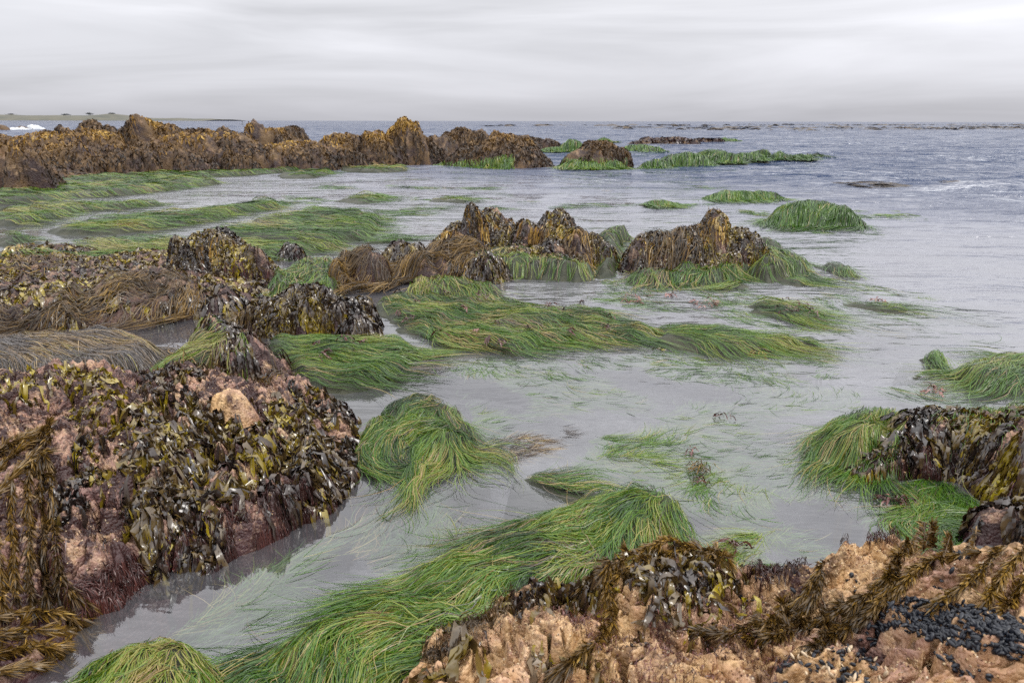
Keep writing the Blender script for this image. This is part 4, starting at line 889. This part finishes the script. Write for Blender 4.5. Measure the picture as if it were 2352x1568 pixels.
W('seaweed_turf', 'dull red coralline turf over the low middle of the slab', SK, [(1250, 1420), (1700, 1340), (1850, 1480), (1780, 1580), (1250, 1590)], 2600, .014, .004, 'red', .55, hang=.1, n=4, nc=1, clump=.75, cf=5, arch=.02, rnd=.2)
W('seaweed_turf', 'maroon moss caps on the back rim of the slab', SK, [(1930, 1225), (2060, 1225), (2060, 1250), (1930, 1252)], 700, .022, .004, 'red', .36, hang=.1, n=4, nc=1, arch=.03, clump=.5, cf=7)
W('seaweed_turf', 'dark maroon tuft where the slab dips behind the leaning kelp', SK, [(1700, 1300), (1840, 1295), (1830, 1330), (1720, 1340)], 700, .03, .005, 'red', .25, hang=.2, n=4, nc=1, arch=.03, clump=.4, cf=7)
W('seaweed_turf', 'dark moss fringe along the left rim of the slab', SK, [(960, 1500), (1060, 1410), (1180, 1362), (1200, 1400), (1080, 1470), (1000, 1560)], 1100, .03, .005, 'kelp', .25, hang=.3, n=4, nc=1, arch=.03, clump=.4, cf=7)
# shaggy brown kelp that hangs like hair (mid ground)
def hair(name, label, s, poly, flow, cover_, L=.5, Wd=.006, mean=.5, seed=0, sup=(), **kw):
    d = dict(hang=.4, lift=.01, arch=.06, thick=.06, straw=0, rnd=.13, na=.3, nf=3., swirl=(2.2, .75), Wmin=.42, n=9, angr=.3); d.update(kw)
    pu, pv = np.mean([p[0] for p in poly]), np.mean([p[1] for p in poly])
    fl_ = (flow[0], flow[1] * (.35 if abs(flow[0]) > abs(flow[1]) and d['hang'] < .4 else 1))
    g = blades_geo(Multi(s, *sup, WATER), poly, cover_, L, Wd, flow_angle(pu, pv, *fl_), mean=mean - .15, seed=seed + 900, **d)
    return tag(geo_object(name, [g], 'kelp'), label, 'kelp')
hair('kelp_drape', 'brown boa kelp combed leftward over the low left shelf', SS, [(120, 735), (170, 690), (280, 645), (400, 640), (480, 660), (460, 720), (340, 745), (200, 750)], (-1, .45), 2.3, .6, hang=.12)
hair('kelp_drape', 'thin brown kelp streaks at the left edge of the shelf', SS, [(-20, 600), (160, 595), (190, 620), (60, 640), (-20, 640)], (-1, .2), 2.5, .5, mean=.55, hang=.12)
hair('kelp_drape', 'dark kelp strands along the front foot of the low left shelf', SS, [(-20, 715), (160, 715), (190, 755), (-20, 765)], (-1, .1), 2.5, .5, mean=.42, hang=.12)
hair('kelp_drape', 'shaggy kelp coat of the rounded mound between the green mats', SD5, [(730, 570), (910, 570), (910, 670), (730, 670)], (-1, .5), 5, .5, mean=.5, hang=.25)
hair('kelp_drape', 'golden brown kelp combed over the low rock before the left peak', SD4, [(890, 545), (1130, 545), (1130, 600), (1020, 620), (900, 660)], (-1, .2), 4.5, .6, mean=.54, hang=.15)
hair('kelp_drape', 'long brown kelp bundle hanging off the right of the middle peak', SD2, [(1300, 530), (1370, 530), (1385, 570), (1340, 612), (1300, 600)], (.3, 1), 3.5, .5, mean=.42, hang=.7)
hair('kelp_drape', 'brown kelp sash lying across the front of the pyramid rock', SD3, [(1470, 560), (1600, 505), (1650, 520), (1580, 590), (1510, 630), (1440, 625)], (-.8, .9), 3.5, .6, mean=.45, hang=.3)
hair('kelp_drape', 'yellow-brown kelp fringe sliding off the left of the long low rock', SE2, [(540, 700), (600, 690), (600, 740), (540, 770)], (-.9, .5), 3, .35, mean=.62)
hair('kelp_drape', 'brown kelp mane on the right flank of the pink knobbly rock', SP, [(600, 790), (660, 850), (680, 930), (620, 930), (590, 860)], (.4, 1), 4, .35, .008, mean=.45, hang=.6, sup=(SF,))
hair('kelp_drape', 'brown kelp band across the left of the pink knobbly rock', SP, [(390, 800), (450, 800), (540, 880), (500, 900), (400, 860)], (.6, .9), 3, .35, .008, mean=.42, sup=(SF,))
# ------------------------------------------------------------------ boa kelp strands (stipe + leaflets)
def hit(s, u, v):
    """first point of surface s met when looking along (u, v); rays that miss take their neighbour's depth"""
    dx, dy, dz = ray(u, v); tt = np.linspace(.6, 14, 1400)
    X, Y, Z = dx[:, None] * tt, dy[:, None] * tt, CAM_H + dz[:, None] * tt
    HH = s.h(X, Y); below = (Z <= HH) & (HH > .02); ok = below.any(1); i = below.argmax(1)
    t = tt[i]
    for _ in range(24):
        if ok.all(): break
        v = np.where(ok, v, v + 5.0); dx, dy, dz = ray(u, v)
        X, Y, Z = dx[:, None] * tt, dy[:, None] * tt, CAM_H + dz[:, None] * tt
        HH = s.h(X, Y); below = (Z <= HH) & (HH > .02); ok = below.any(1); i = below.argmax(1); t = tt[i]
    if (~ok).any():
        k = np.arange(len(u)); t[~ok] = np.interp(k[~ok], k[ok], t[ok]) if ok.any() else 3.0
    return dx * t, dy * t, CAM_H + dz * t
def onto(s, pts, step=14):
    p = np.array(pts, float); n = len(p)
    seg = np.r_[0, np.cumsum(np.hypot(*np.diff(p, axis=0).T))]; m = max(6, int(seg[-1] / step))
    tt = np.linspace(0, seg[-1], m); u = np.interp(tt, seg, p[:, 0]); v = np.interp(tt, seg, p[:, 1])
    for _ in range(2):
        u[1:-1] = (u[:-2] + 2 * u[1:-1] + u[2:]) / 4; v[1:-1] = (v[:-2] + 2 * v[1:-1] + v[2:]) / 4
    x, y, z = hit(s, u, v)
    for _ in range(2): z[1:-1] = np.maximum(z[1:-1], (z[:-2] + z[2:]) / 2)
    return np.stack([x, y, z], 1), s
def kelp(label, s, pts, L=.035, Wl=.008, per=26, mean=.5, thick=.006, lift=.012, spread=.75, group=None):
    C, _ = onto(s, pts, 8); C[:, 2] += lift
    m = len(C); T = unit(np.gradient(C, axis=0)); gx, gy = s.g(C[:, 0], C[:, 1])
    N = unit(np.stack([-gx, -gy, np.ones(m)], 1)); S = unit(np.cross(T, N)); N = unit(np.cross(S, T))
    k = 6; V = []
    rad = thick * np.linspace(1, .55, m)
    for j in range(k):
        a = 6.283 * j / k; V.append(C + (S * math.cos(a) + N * math.sin(a) * .6) * rad[:, None])
    V = np.stack(V, 1).reshape(-1, 3); q = []
    for i in range(m - 1):
        for j in range(k): q.append((i * k + j, i * k + (j + 1) % k, (i + 1) * k + (j + 1) % k, (i + 1) * k + j))
    st = link(bpy.data.objects.new('kelp_strand', raw_mesh('kelp_strand', V, np.array(q), M['kelp'], np.full(len(V), mean * .75))))
    tag(st, label, 'kelp', group)
    # leaflets in whorls along the stipe
    length = np.sum(np.linalg.norm(np.diff(C, axis=0), axis=1)); K = int(length / .01 * per / 6)
    f = np.sort(rng.random(K)) * (m - 1.001); i0 = f.astype(int); fr = (f - i0)[:, None]
    B = C[i0] * (1 - fr) + C[i0 + 1] * fr; Tt, Ss, Nn = T[i0], S[i0], N[i0]
    ph = rng.uniform(-.35, math.pi + .35, K); al = rng.normal(spread, .22, K)
    radv = Ss * np.cos(ph)[:, None] + Nn * np.sin(ph)[:, None]
    D = unit(Tt * np.cos(al)[:, None] + radv * np.sin(al)[:, None])
    ll = L * rng.uniform(.5, 1.25, K); n = 4
    P = np.zeros((K, n, 3)); NN = np.zeros((K, n, 3))
    for j in range(n):
        t = j / (n - 1); P[:, j] = B + D * (ll * t)[:, None] + Tt * (ll * .45 * t * t)[:, None] - np.array([0, 0, 1.0]) * (ll * .22 * t * t)[:, None]
        NN[:, j] = unit(np.cross(D, np.cross(radv, D)) + .3 * rng.normal(0, 1, (K, 3)))
    zz = s.h(P[..., 0], P[..., 1]) + .002; P[..., 2] = np.maximum(P[..., 2], zz)
    t = np.clip(mean + rng.normal(0, .13, K) + .12 * np.sin(f / 9), 0, 1)
    V, q, tt = strand_mesh(P, NN, Wl * rng.uniform(.6, 1.2, K), t, 1, .6, 0, 'leaf')
    b = link(bpy.data.objects.new('leaflets', raw_mesh('leaflets', V, q, M['kelp'], tt)), st); b['kind'] = 'stuff'
KS = [
 ('upper boa kelp strand curving over the hump at the slab\'s left', [(1650, 1275), (1630, 1250), (1590, 1238), (1530, 1252), (1470, 1272), (1415, 1305), (1365, 1335), (1320, 1352)], .55),
 ('second boa kelp strand lying just under the upper one on the slab hump', [(1625, 1262), (1570, 1268), (1505, 1290), (1445, 1315), (1400, 1345)], .5),
 ('short boa kelp strand dropping off the right side of the slab hump', [(1610, 1246), (1650, 1265), (1672, 1295), (1678, 1315)], .5),
 ('long single boa kelp strand snaking down the middle of the slab', [(1405, 1300), (1390, 1335), (1396, 1375), (1412, 1415), (1402, 1455), (1375, 1488), (1335, 1520), (1295, 1555), (1260, 1590)], .5),
 ('leaning boa kelp strand with a shaggy golden tip in the middle of the slab', [(1890, 1302), (1872, 1335), (1845, 1380), (1795, 1420), (1730, 1452), (1660, 1470), (1600, 1462)], .46),
 ('dark boa kelp strand tucked beside the shaggy-tipped one', [(1880, 1320), (1878, 1360), (1850, 1405), (1800, 1440), (1740, 1468)], .34),
 ('boa kelp strand falling from the peak of the slab\'s back rim', [(2150, 1242), (2090, 1258), (2056, 1295), (2036, 1340), (1990, 1380), (1930, 1412), (1865, 1442), (1800, 1466), (1715, 1480)], .48),
 ('inner boa kelp strand in the thick bundle crossing the slab', [(2062, 1290), (2054, 1345), (2012, 1395), (1950, 1435), (1900, 1478), (1860, 1500)], .4),
 ('lower boa kelp strand of the thick bundle, starting near the mussel clump', [(2250, 1278), (2170, 1288), (2105, 1318), (2062, 1362), (2012, 1408), (1955, 1450), (1870, 1482)], .5),
 ('boa kelp strand right of the thick bundle above the mussel bed', [(2310, 1265), (2275, 1300), (2235, 1340), (2190, 1372), (2145, 1400)], .5),
 ('golden boa kelp strand near the right edge above the mussel bed', [(2362, 1258), (2325, 1300), (2290, 1350), (2255, 1400)], .58),
 ('boa kelp strand cut by the right edge', [(2420, 1280), (2365, 1325), (2335, 1380), (2300, 1420)], .54)]
for lab, pts, mean in KS: kelp(lab, SK, pts, .046 if 'single' in lab else .036, .0065, 80 if 'single' in lab else 66, mean - .04, .009 if 'single' in lab else .006, .035 if 'single' in lab else .022, group='boa kelp strands on the barnacle slab')
KG = [
 ('boa kelp strand arching from the left edge to the corner of the big left rock', [(-30, 1120), (20, 1060), (70, 1020), (120, 1015)], .5),
 ('upper boa kelp strand arching from the left edge', [(-30, 1070), (20, 1030), (70, 1003), (125, 1000)], .52),
 ('third boa kelp strand arching in from the left edge', [(-30, 1175), (30, 1100), (80, 1050), (110, 1045)], .52),
 ('grey boa kelp strand hanging straight down the left corner', [(100, 1025), (118, 1100), (124, 1190), (134, 1290), (140, 1372)], .40),
 ('boa kelp strand hanging beside the straight one', [(92, 1050), (94, 1140), (104, 1230), (104, 1330), (116, 1402)], .36),
 ('third hanging boa kelp strand at the left corner', [(78, 1050), (64, 1130), (70, 1230), (66, 1330), (80, 1410)], .44),
 ('hanging boa kelp strand nearest the left edge', [(30, 1110), (28, 1200), (34, 1290), (38, 1380)], .5),
 ('boa kelp strand at the very left edge, half out of the picture', [(-20, 1180), (-5, 1270), (2, 1350), (10, 1410)], .5),
 ('boa kelp strand curling outward at the foot of the left corner', [(120, 1290), (150, 1350), (185, 1385), (215, 1400)], .35),
 ('topmost lying boa kelp strand at bottom left', [(-30, 1430), (60, 1412), (140, 1415), (215, 1440)], .5),
 ('second lying boa kelp strand at bottom left', [(-30, 1475), (60, 1458), (150, 1455), (230, 1472), (275, 1496)], .5),
 ('third lying boa kelp strand at bottom left', [(-30, 1515), (70, 1495), (160, 1492), (250, 1515)], .55),
 ('lying boa kelp strand at the bottom left corner', [(-30, 1560), (70, 1536), (160, 1538), (225, 1565)], .5)]
for lab, pts, mean in KG: kelp(lab, SF, pts, .050, .0075, 58, mean - .10, .008, .02, .5, group='boa kelp strands in the left corner')
# ------------------------------------------------------------------ single blades, sprigs
def ribbon(name, label, s, pts, width, mean, mat='blade', lift=.02):
    C, _ = onto(s, pts, 10); C[:, 2] += lift
    gx, gy = s.g(C[:, 0], C[:, 1]); N = unit(np.stack([-gx, -gy, np.ones(len(C))], 1))
    V, q, tt = strand_mesh(C[None], N[None], np.array([width]), np.array([mean]), 2, .25, .28, 'blade', 3.2)
    return tag(link(bpy.data.objects.new(name, raw_mesh(name, V, q, M[mat], tt))), label, 'seaweed')
ribbon('loose_seaweed', 'long yellow ribbon blade curling down the right part of the big left rock', SF, [(650, 1055), (620, 1075), (600, 1100), (585, 1120), (560, 1130)], .045, .74)
ribbon('loose_seaweed', 'big olive-yellow twisted blade hanging on the front of the big left rock', SF, [(432, 1122), (450, 1150), (475, 1180), (480, 1215), (500, 1255)], .062, .66)
ribbon('loose_seaweed', 'broad grey-olive blade hanging lowest on the front of the big left rock', SF, [(345, 1230), (358, 1270), (372, 1300), (380, 1335)], .085, .50)
ribbon('loose_seaweed', 'grey glossy blade dangling beside the twisted one on the big left rock', SF, [(440, 1215), (445, 1250), (455, 1280), (462, 1305)], .07, .45)
ribbon('loose_seaweed', 'crooked olive blade lying by the leaning kelp strand on the slab', SK, [(1690, 1335), (1660, 1360), (1635, 1385), (1622, 1400)], .035, .74)
ribbon('loose_seaweed', 'thin yellow blade trailing toward the lower slab', SK, [(1650, 1410), (1620, 1440), (1590, 1460), (1568, 1490)], .028, .7)
FLOAT = Flat(.004)
def sprig(label, u, v, r, n, mat='red', mean=.6, L=.07, Wd=.018, h=.02, s=FLOAT):
    poly = [(u - r, v - r * .35), (u + r, v - r * .35), (u + r, v + r * .35), (u - r, v + r * .35)]
    return W('weed_sprig', label, s, poly, n, L, Wd, mat, mean, zmin=-9, zg=(0,), hang=0, lift=.0, arch=h * 2, thick=h, rnd=.12)
sprig('string of rust-red weed bits afloat in front of the pyramid rock', 1455, 688, 30, 26, 'red', .85)
sprig('rust-red sprig afloat right of the string of red bits', 1615, 700, 26, 22, 'red', .88)
sprig('tiny red sprig between the pyramid rock and the floating red string', 1540, 680, 9, 10, 'red', .8)
sprig('brown tufty sprig stuck on the front of the grass tongue', 1737, 810, 14, 40, 'kelp', .55, .09)
sprig('brown tuft with maroon bits floating in the middle of the pool', 1614, 1085, 20, 55, 'kelp', .4, .05, .006, .03)
sprig('maroon crumbs just below the brown floating tuft', 1612, 1110, 14, 16, 'red', .5, .03, .01)
sprig('small maroon sprig alone in the upper pool', 1662, 958, 9, 9, 'red', .4, .04, .012)
sprig('maroon star-shaped sprig right of the fan of pale grass', 1588, 1040, 9, 9, 'red', .5, .05, .01)
sprig('red sprig on the thin raft right of the orange-tipped mat', 2013, 692, 12, 12, 'red', .85)
sprig('red and brown sprig afloat below the large right mat', 2151, 898, 18, 20, 'red', .8, .05)
sprig('maroon weed bunch in the dark water by the small bright green pool', 2050, 1160, 26, 40, 'red', .4, .05, .012)
sprig('maroon sprig lying on the back of the combed grass ridge', 1130, 1292, 10, 9, 'red', .6, .05, .018, .02, GRASS['I'][1])
sprig('red sprig in the water touching the right of the slab hump', 1690, 1262, 12, 14, 'red', .6, .05, .014)
sprig('two yellow-green blade scraps afloat below the central mat', 1512, 802, 16, 6, 'blade', .72, .045, .025, .004)
for lab, pts, wd in (('orange-red leaf at the waterline of the big left rock', [(425, 1300), (450, 1312), (475, 1310), (492, 1300)], .05), ('darker red leaf below the orange one at the waterline', [(400, 1318), (420, 1335), (445, 1340)], .05),
                     ('small orange leaf scrap left of the two red ones', [(395, 1300), (405, 1312), (420, 1318)], .035)):
    ribbon('red_seaweed', lab, SF, pts, wd, .5, 'redblade', .012)
# ------------------------------------------------------------------ barnacles: coarse grit on the bare rock
def barnacles(label, s, poly, n, r, seed):
    x, y = scatter(s, poly, n, .03, .75, 4.5, seed); m = len(x); z = s.h(x, y); gx, gy = s.g(x, y)
    N = unit(np.stack([-gx, -gy, np.ones(m)], 1)); T = unit(np.cross(N, np.array([.3, .9, .1]))); B = np.cross(N, T)
    rr = r * rng.uniform(.5, 1.4, m); c = np.stack([x, y, z], 1); V = []; k = 5
    for j in range(k):
        a = 6.283 * j / k + rng.random(m); V.append(c - N * .002 + (T * np.cos(a)[:, None] + B * np.sin(a)[:, None]) * rr[:, None])
    for j in range(k):
        a = 6.283 * j / k + rng.random(m) * .3; V.append(c + N * (rr * rng.uniform(.5, 1.1, m))[:, None] + (T * np.cos(a)[:, None] + B * np.sin(a)[:, None]) * (rr * .5)[:, None])
    V = np.stack(V, 1).reshape(-1, 3); b = np.arange(m)[:, None] * 2 * k
    q = np.concatenate([np.stack([b[:, 0] + j, b[:, 0] + (j + 1) % k, b[:, 0] + k + (j + 1) % k, b[:, 0] + k + j], 1) for j in range(k)])
    o = link(bpy.data.objects.new('barnacles', raw_mesh('barnacles', V, q, M['barn_grit'], np.repeat(np.clip(rng.normal(.5, .25, m), 0, 1), 2 * k), False)))
    tag(o, label, 'barnacles', None, 'stuff')
M['barn_grit'] = weed_mat('barnacle_grit', [(0, (.12, .06, .045)), (.3, (.30, .16, .10)), (.6, (.48, .32, .17)), (.85, (.56, .43, .27)), (1, (.62, .54, .42))], .55, .4, .2)
barnacles('tan and cream barnacle grit over the foreground slab', SK, [(880, 1220), (2400, 1220), (2400, 1620), (880, 1620)], 9000, .0042, 5)
barnacles('pink and cream barnacle grit on the big left rock', SF, [(-20, 840), (840, 840), (840, 1420), (-20, 1420)], 4500, .005, 9)
barnacles('barnacle grit on the rock at the right edge', SL, [(1980, 930), (2352, 930), (2352, 1200), (1980, 1120)], 2200, .007, 13)
# ------------------------------------------------------------------ mussels
def shell(name, mat, ln, wd, ht, seg=10, rings=7, point=.55):
    V, q = [], []
    for i in range(rings + 1):
        t = i / rings; r = math.sin(math.pi * min(1, max(0, t)) ) ** .7 * (1 - point * (1 - t) ** 1.6) if 0 < i < rings else .02
        for j in range(seg):
            a = 6.283 * j / seg
            V.append(((t - .5) * ln, math.cos(a) * wd * .5 * r, math.sin(a) * ht * .5 * r * (1.15 if math.sin(a) > 0 else .85)))
    for i in range(rings):
        for j in range(seg): q.append((i * seg + j, (i + 1) * seg + j, (i + 1) * seg + (j + 1) % seg, i * seg + (j + 1) % seg))
    return raw_mesh(name, np.array(V), np.array(q), M[mat])
MUS = [shell('mussel', 'mussel', .030, .015, .012), shell('mussel', 'mussel', .026, .014, .012), shell('mussel', 'mussel', .034, .016, .014)]
GOO = [shell('goose_barnacle', 'barn', .030, .012, .009, 8, 6, .3), shell('goose_barnacle', 'barn', .024, .012, .008, 8, 6, .2)]
def pose(s, x, y, up, lift):
    gx, gy = s.g(x, y); N = Vector((-float(gx), -float(gy), 1)).normalized()
    ax = Vector((rng.normal(), rng.normal(), rng.normal() * .4)); ax = (ax - N * ax.dot(N)).normalized()
    d = (ax * math.cos(up) + N * math.sin(up)).normalized(); b = N.cross(d).normalized(); c = d.cross(b)
    sc = rng.uniform(.6, 1.3)
    Mx = Matrix((d, b, c)).transposed().to_4x4() @ Matrix.Scale(sc, 4)
    Mx.translation = Vector((float(x), float(y), float(s.h(x, y)))) + N * lift
    return Mx
beds = [
 ('mussel', 'blue-black mussel on the bare hump of the slab behind the leaning kelp', 'mussels behind the leaning kelp', [(1930, 1318), (1985, 1320), (1985, 1365), (1935, 1362)], 20, 20),
 ('mussel', 'blue-black mussel in the small clump right of the kelp bundle', 'mussels in the small clump', [(2135, 1315), (2192, 1312), (2195, 1352), (2140, 1350)], 30, 30),
 ('mussel', 'small mussel strewn on the bare rock left of the leaning kelp tip', 'strewn mussels on the slab', [(1650, 1330), (1830, 1310), (1830, 1400), (1680, 1430)], 34, 34),
 ('mussel', 'mussel tucked under the back rim of the slab', 'mussels under the back rim', [(2160, 1262), (2250, 1258), (2250, 1285), (2150, 1290)], 24, 24),
 ('mussel', 'mussel in the dark crevice of the orange rock at the bottom right', 'mussels in the crevice', [(2120, 1495), (2200, 1510), (2300, 1555), (2270, 1575), (2180, 1540)], 26, 26),
 ('mussel', 'mussel in the dense patch at the bottom edge among pale goose barnacles', 'mussels of the bottom patch', [(1790, 1510), (1890, 1484), (1990, 1492), (2020, 1540), (2010, 1580), (1780, 1590)], 230, 86),
 ('mussel', 'mussel packed in the wide black bed at the right edge of the slab', 'mussels of the wide bed', [(1975, 1470), (2030, 1390), (2100, 1374), (2210, 1386), (2370, 1424), (2370, 1520), (2250, 1496), (2120, 1466), (2050, 1440), (2010, 1480)], 1900, 80),
 ('goose_barnacle', 'pale goose barnacle standing among the mussels at the bottom edge', 'goose barnacles of the bottom patch', [(1790, 1505), (1900, 1480), (2010, 1495), (2060, 1530), (2040, 1585), (1850, 1590)], 80, 80)]
for kind, lab, grp, poly, n, ni in beds:
    x, y = scatter(SK, poly, n, .05); n = len(x)
    o_ = np.argsort(np.hypot(x, y)); x, y = x[o_], y[o_]; rest = []
    for i in range(n):
        Mx = pose(SK, x[i], y[i], rng.uniform(.3, 1.35) if kind == 'mussel' else rng.uniform(.7, 1.3), rng.uniform(.002, .012))
        me = (MUS if kind == 'mussel' else GOO)[i % (3 if kind == 'mussel' else 2)]
        if i < ni:
            o = bpy.data.objects.new(kind, me); o.matrix_world = Mx; link(o); tag(o, lab, kind.replace('_', ' '), grp)
        else: rest.append((me, Mx))
    if rest:
        Vs, Fs, of = [], [], 0
        for me, Mx in rest:
            v = np.zeros(len(me.vertices) * 3, np.float32); me.vertices.foreach_get('co', v); v = v.reshape(-1, 3)
            f = np.zeros(len(me.loops), np.int32); me.loops.foreach_get('vertex_index', f)
            A = np.array(Mx); Vs.append(v @ A[:3, :3].T + A[:3, 3]); Fs.append(f.reshape(-1, 4) + of); of += len(v)
        tag(link(bpy.data.objects.new('mussel_bed', raw_mesh('mussel_bed', np.concatenate(Vs), np.concatenate(Fs), M['mussel']))),
            'back of the ' + grp.split('of the ')[-1] + ' of small black mussels on the slab', 'mussels', None, 'stuff')
# ------------------------------------------------------------------ far details
def far_tree(label, u, v, wpx, hpx, n, seed):
    x, z = at_depth(u, v, HD); k = HD / FPX
    e = bpy.data.objects.new('tree', None); e.location = (float(x), HD, float(z)); link(e); tag(e, label, 'tree', 'trees on the headland')
    r2 = np.random.default_rng(seed); c = r2.normal(0, 1, (n, 3)) * np.array([wpx * .3, 6, hpx * .16]) * k + np.array([0, 0, hpx * .72 * k])
    P = np.repeat(c[:, None], 2, 1) + np.stack([np.zeros((n, 3)), r2.normal(0, 1, (n, 3)) * 1.6], 1)
    S = unit(r2.normal(0, 1, (n, 2, 3))); V, q, _ = ribbons(P, S, np.full((n, 2), 2.2))
    link(bpy.data.objects.new('crown', raw_mesh('crown', V, q, M['tree'])), e)
    a = np.array([0, 1.57, 3.14, 4.71]); V = np.concatenate([np.stack([np.cos(a) * rr, np.sin(a) * rr, np.full(4, zz)], 1) for rr, zz in ((.9, -3), (.5, hpx * .7 * k))])
    link(bpy.data.objects.new('trunk', raw_mesh('trunk', V, np.array([(j, (j + 1) % 4, 4 + (j + 1) % 4, 4 + j) for j in range(4)]), M['tree'])), e)
far_tree('rounded dark tree standing tallest on the far headland', 205, 265.5, 7, 5.5, 160, 1)
far_tree('flat-topped dark tree near the headland tip', 258, 264, 6, 4, 140, 2)
far_tree('low dark bush-like tree left of the tallest headland tree', 151, 266, 12, 3, 160, 3)
far_tree('small dark tree at the far left of the headland', 25, 265, 6, 3, 90, 4)
for (u, vt, vb, hw, lab) in ((75, 287, 297, 22, 'white crest of the breaker at far left'), (25, 292, 298, 30, 'low white foam left of the breaker crest')):
    s = dome_surf([(u, vt, vb, hw, .35, 2.2), (u + hw * .8, vt + 5, vb, hw * .7, .35)], [(.25, .35, 'f'), (.9, .2, 'r')], int(u) + 60, .25, .7)
    tag(surf_object('surf_foam', s, M['foam'], cut=.02), lab, 'foam', None, 'stuff')
bx, by = ground(1090 / 1.96, 279.5); by = 420.0; bx, _ = at_depth(556, 276, by); bx = float(bx)
be = bpy.data.objects.new('buoy', None); be.location = (bx, by, 0); link(be); tag(be, 'tiny dark marker buoy on the horizon above the reef', 'buoy')
def lathe(name, prof, mat, parent, k=10):
    V = np.array([(math.cos(6.283 * j / k) * r, math.sin(6.283 * j / k) * r, z) for r, z in prof for j in range(k)])
    q = np.array([(i * k + j, i * k + (j + 1) % k, (i + 1) * k + (j + 1) % k, (i + 1) * k + j) for i in range(len(prof) - 1) for j in range(k)])
    return link(bpy.data.objects.new(name, raw_mesh(name, V, q, M[mat])), parent)
lathe('float', [(.02, -.6), (.7, -.5), (.8, .1), (.65, .4), (.1, .5)], 'buoy', be); lathe('mast', [(.12, .4), (.08, 1.4), (.3, 1.45), (.3, 1.9), (.02, 2.0)], 'buoy', be)
# floating kelp far out
def far_kelp(label, poly, cnt, L, Wd, mean=.2, ar=.35):
    g = blades_geo(Flat(0), poly, 1, L, Wd, flow_angle(poly[0][0], poly[0][1], 1, 0), (.05, .3), cnt=cnt, hang=0, lift=.02, arch=ar, thick=ar * .5, zmin=-9, zg=(0,), mean=mean, straw=0, clump=.8, cf=.04 if ar > .1 else .5, n=6, Wmin=.9)
    tag(geo_object('floating_kelp', [g], 'kelp'), label, 'kelp', None, 'stuff')
far_kelp('thin dark line of floating kelp far out at right', [(1400, 291), (1900, 293), (2352, 290), (2352, 298), (1900, 302), (1400, 298)], 500, 3.5, .15)
far_kelp('second dark line of floating kelp nearer the horizon', [(1100, 288), (1800, 286.5), (2352, 286), (2352, 288.5), (1800, 290), (1100, 291)], 260, 5, .2)
far_kelp('dark weed streaks in the open sea at right', [(1900, 420), (2352, 415), (2352, 445), (2000, 440)], 420, .5, .03, .1, .02)
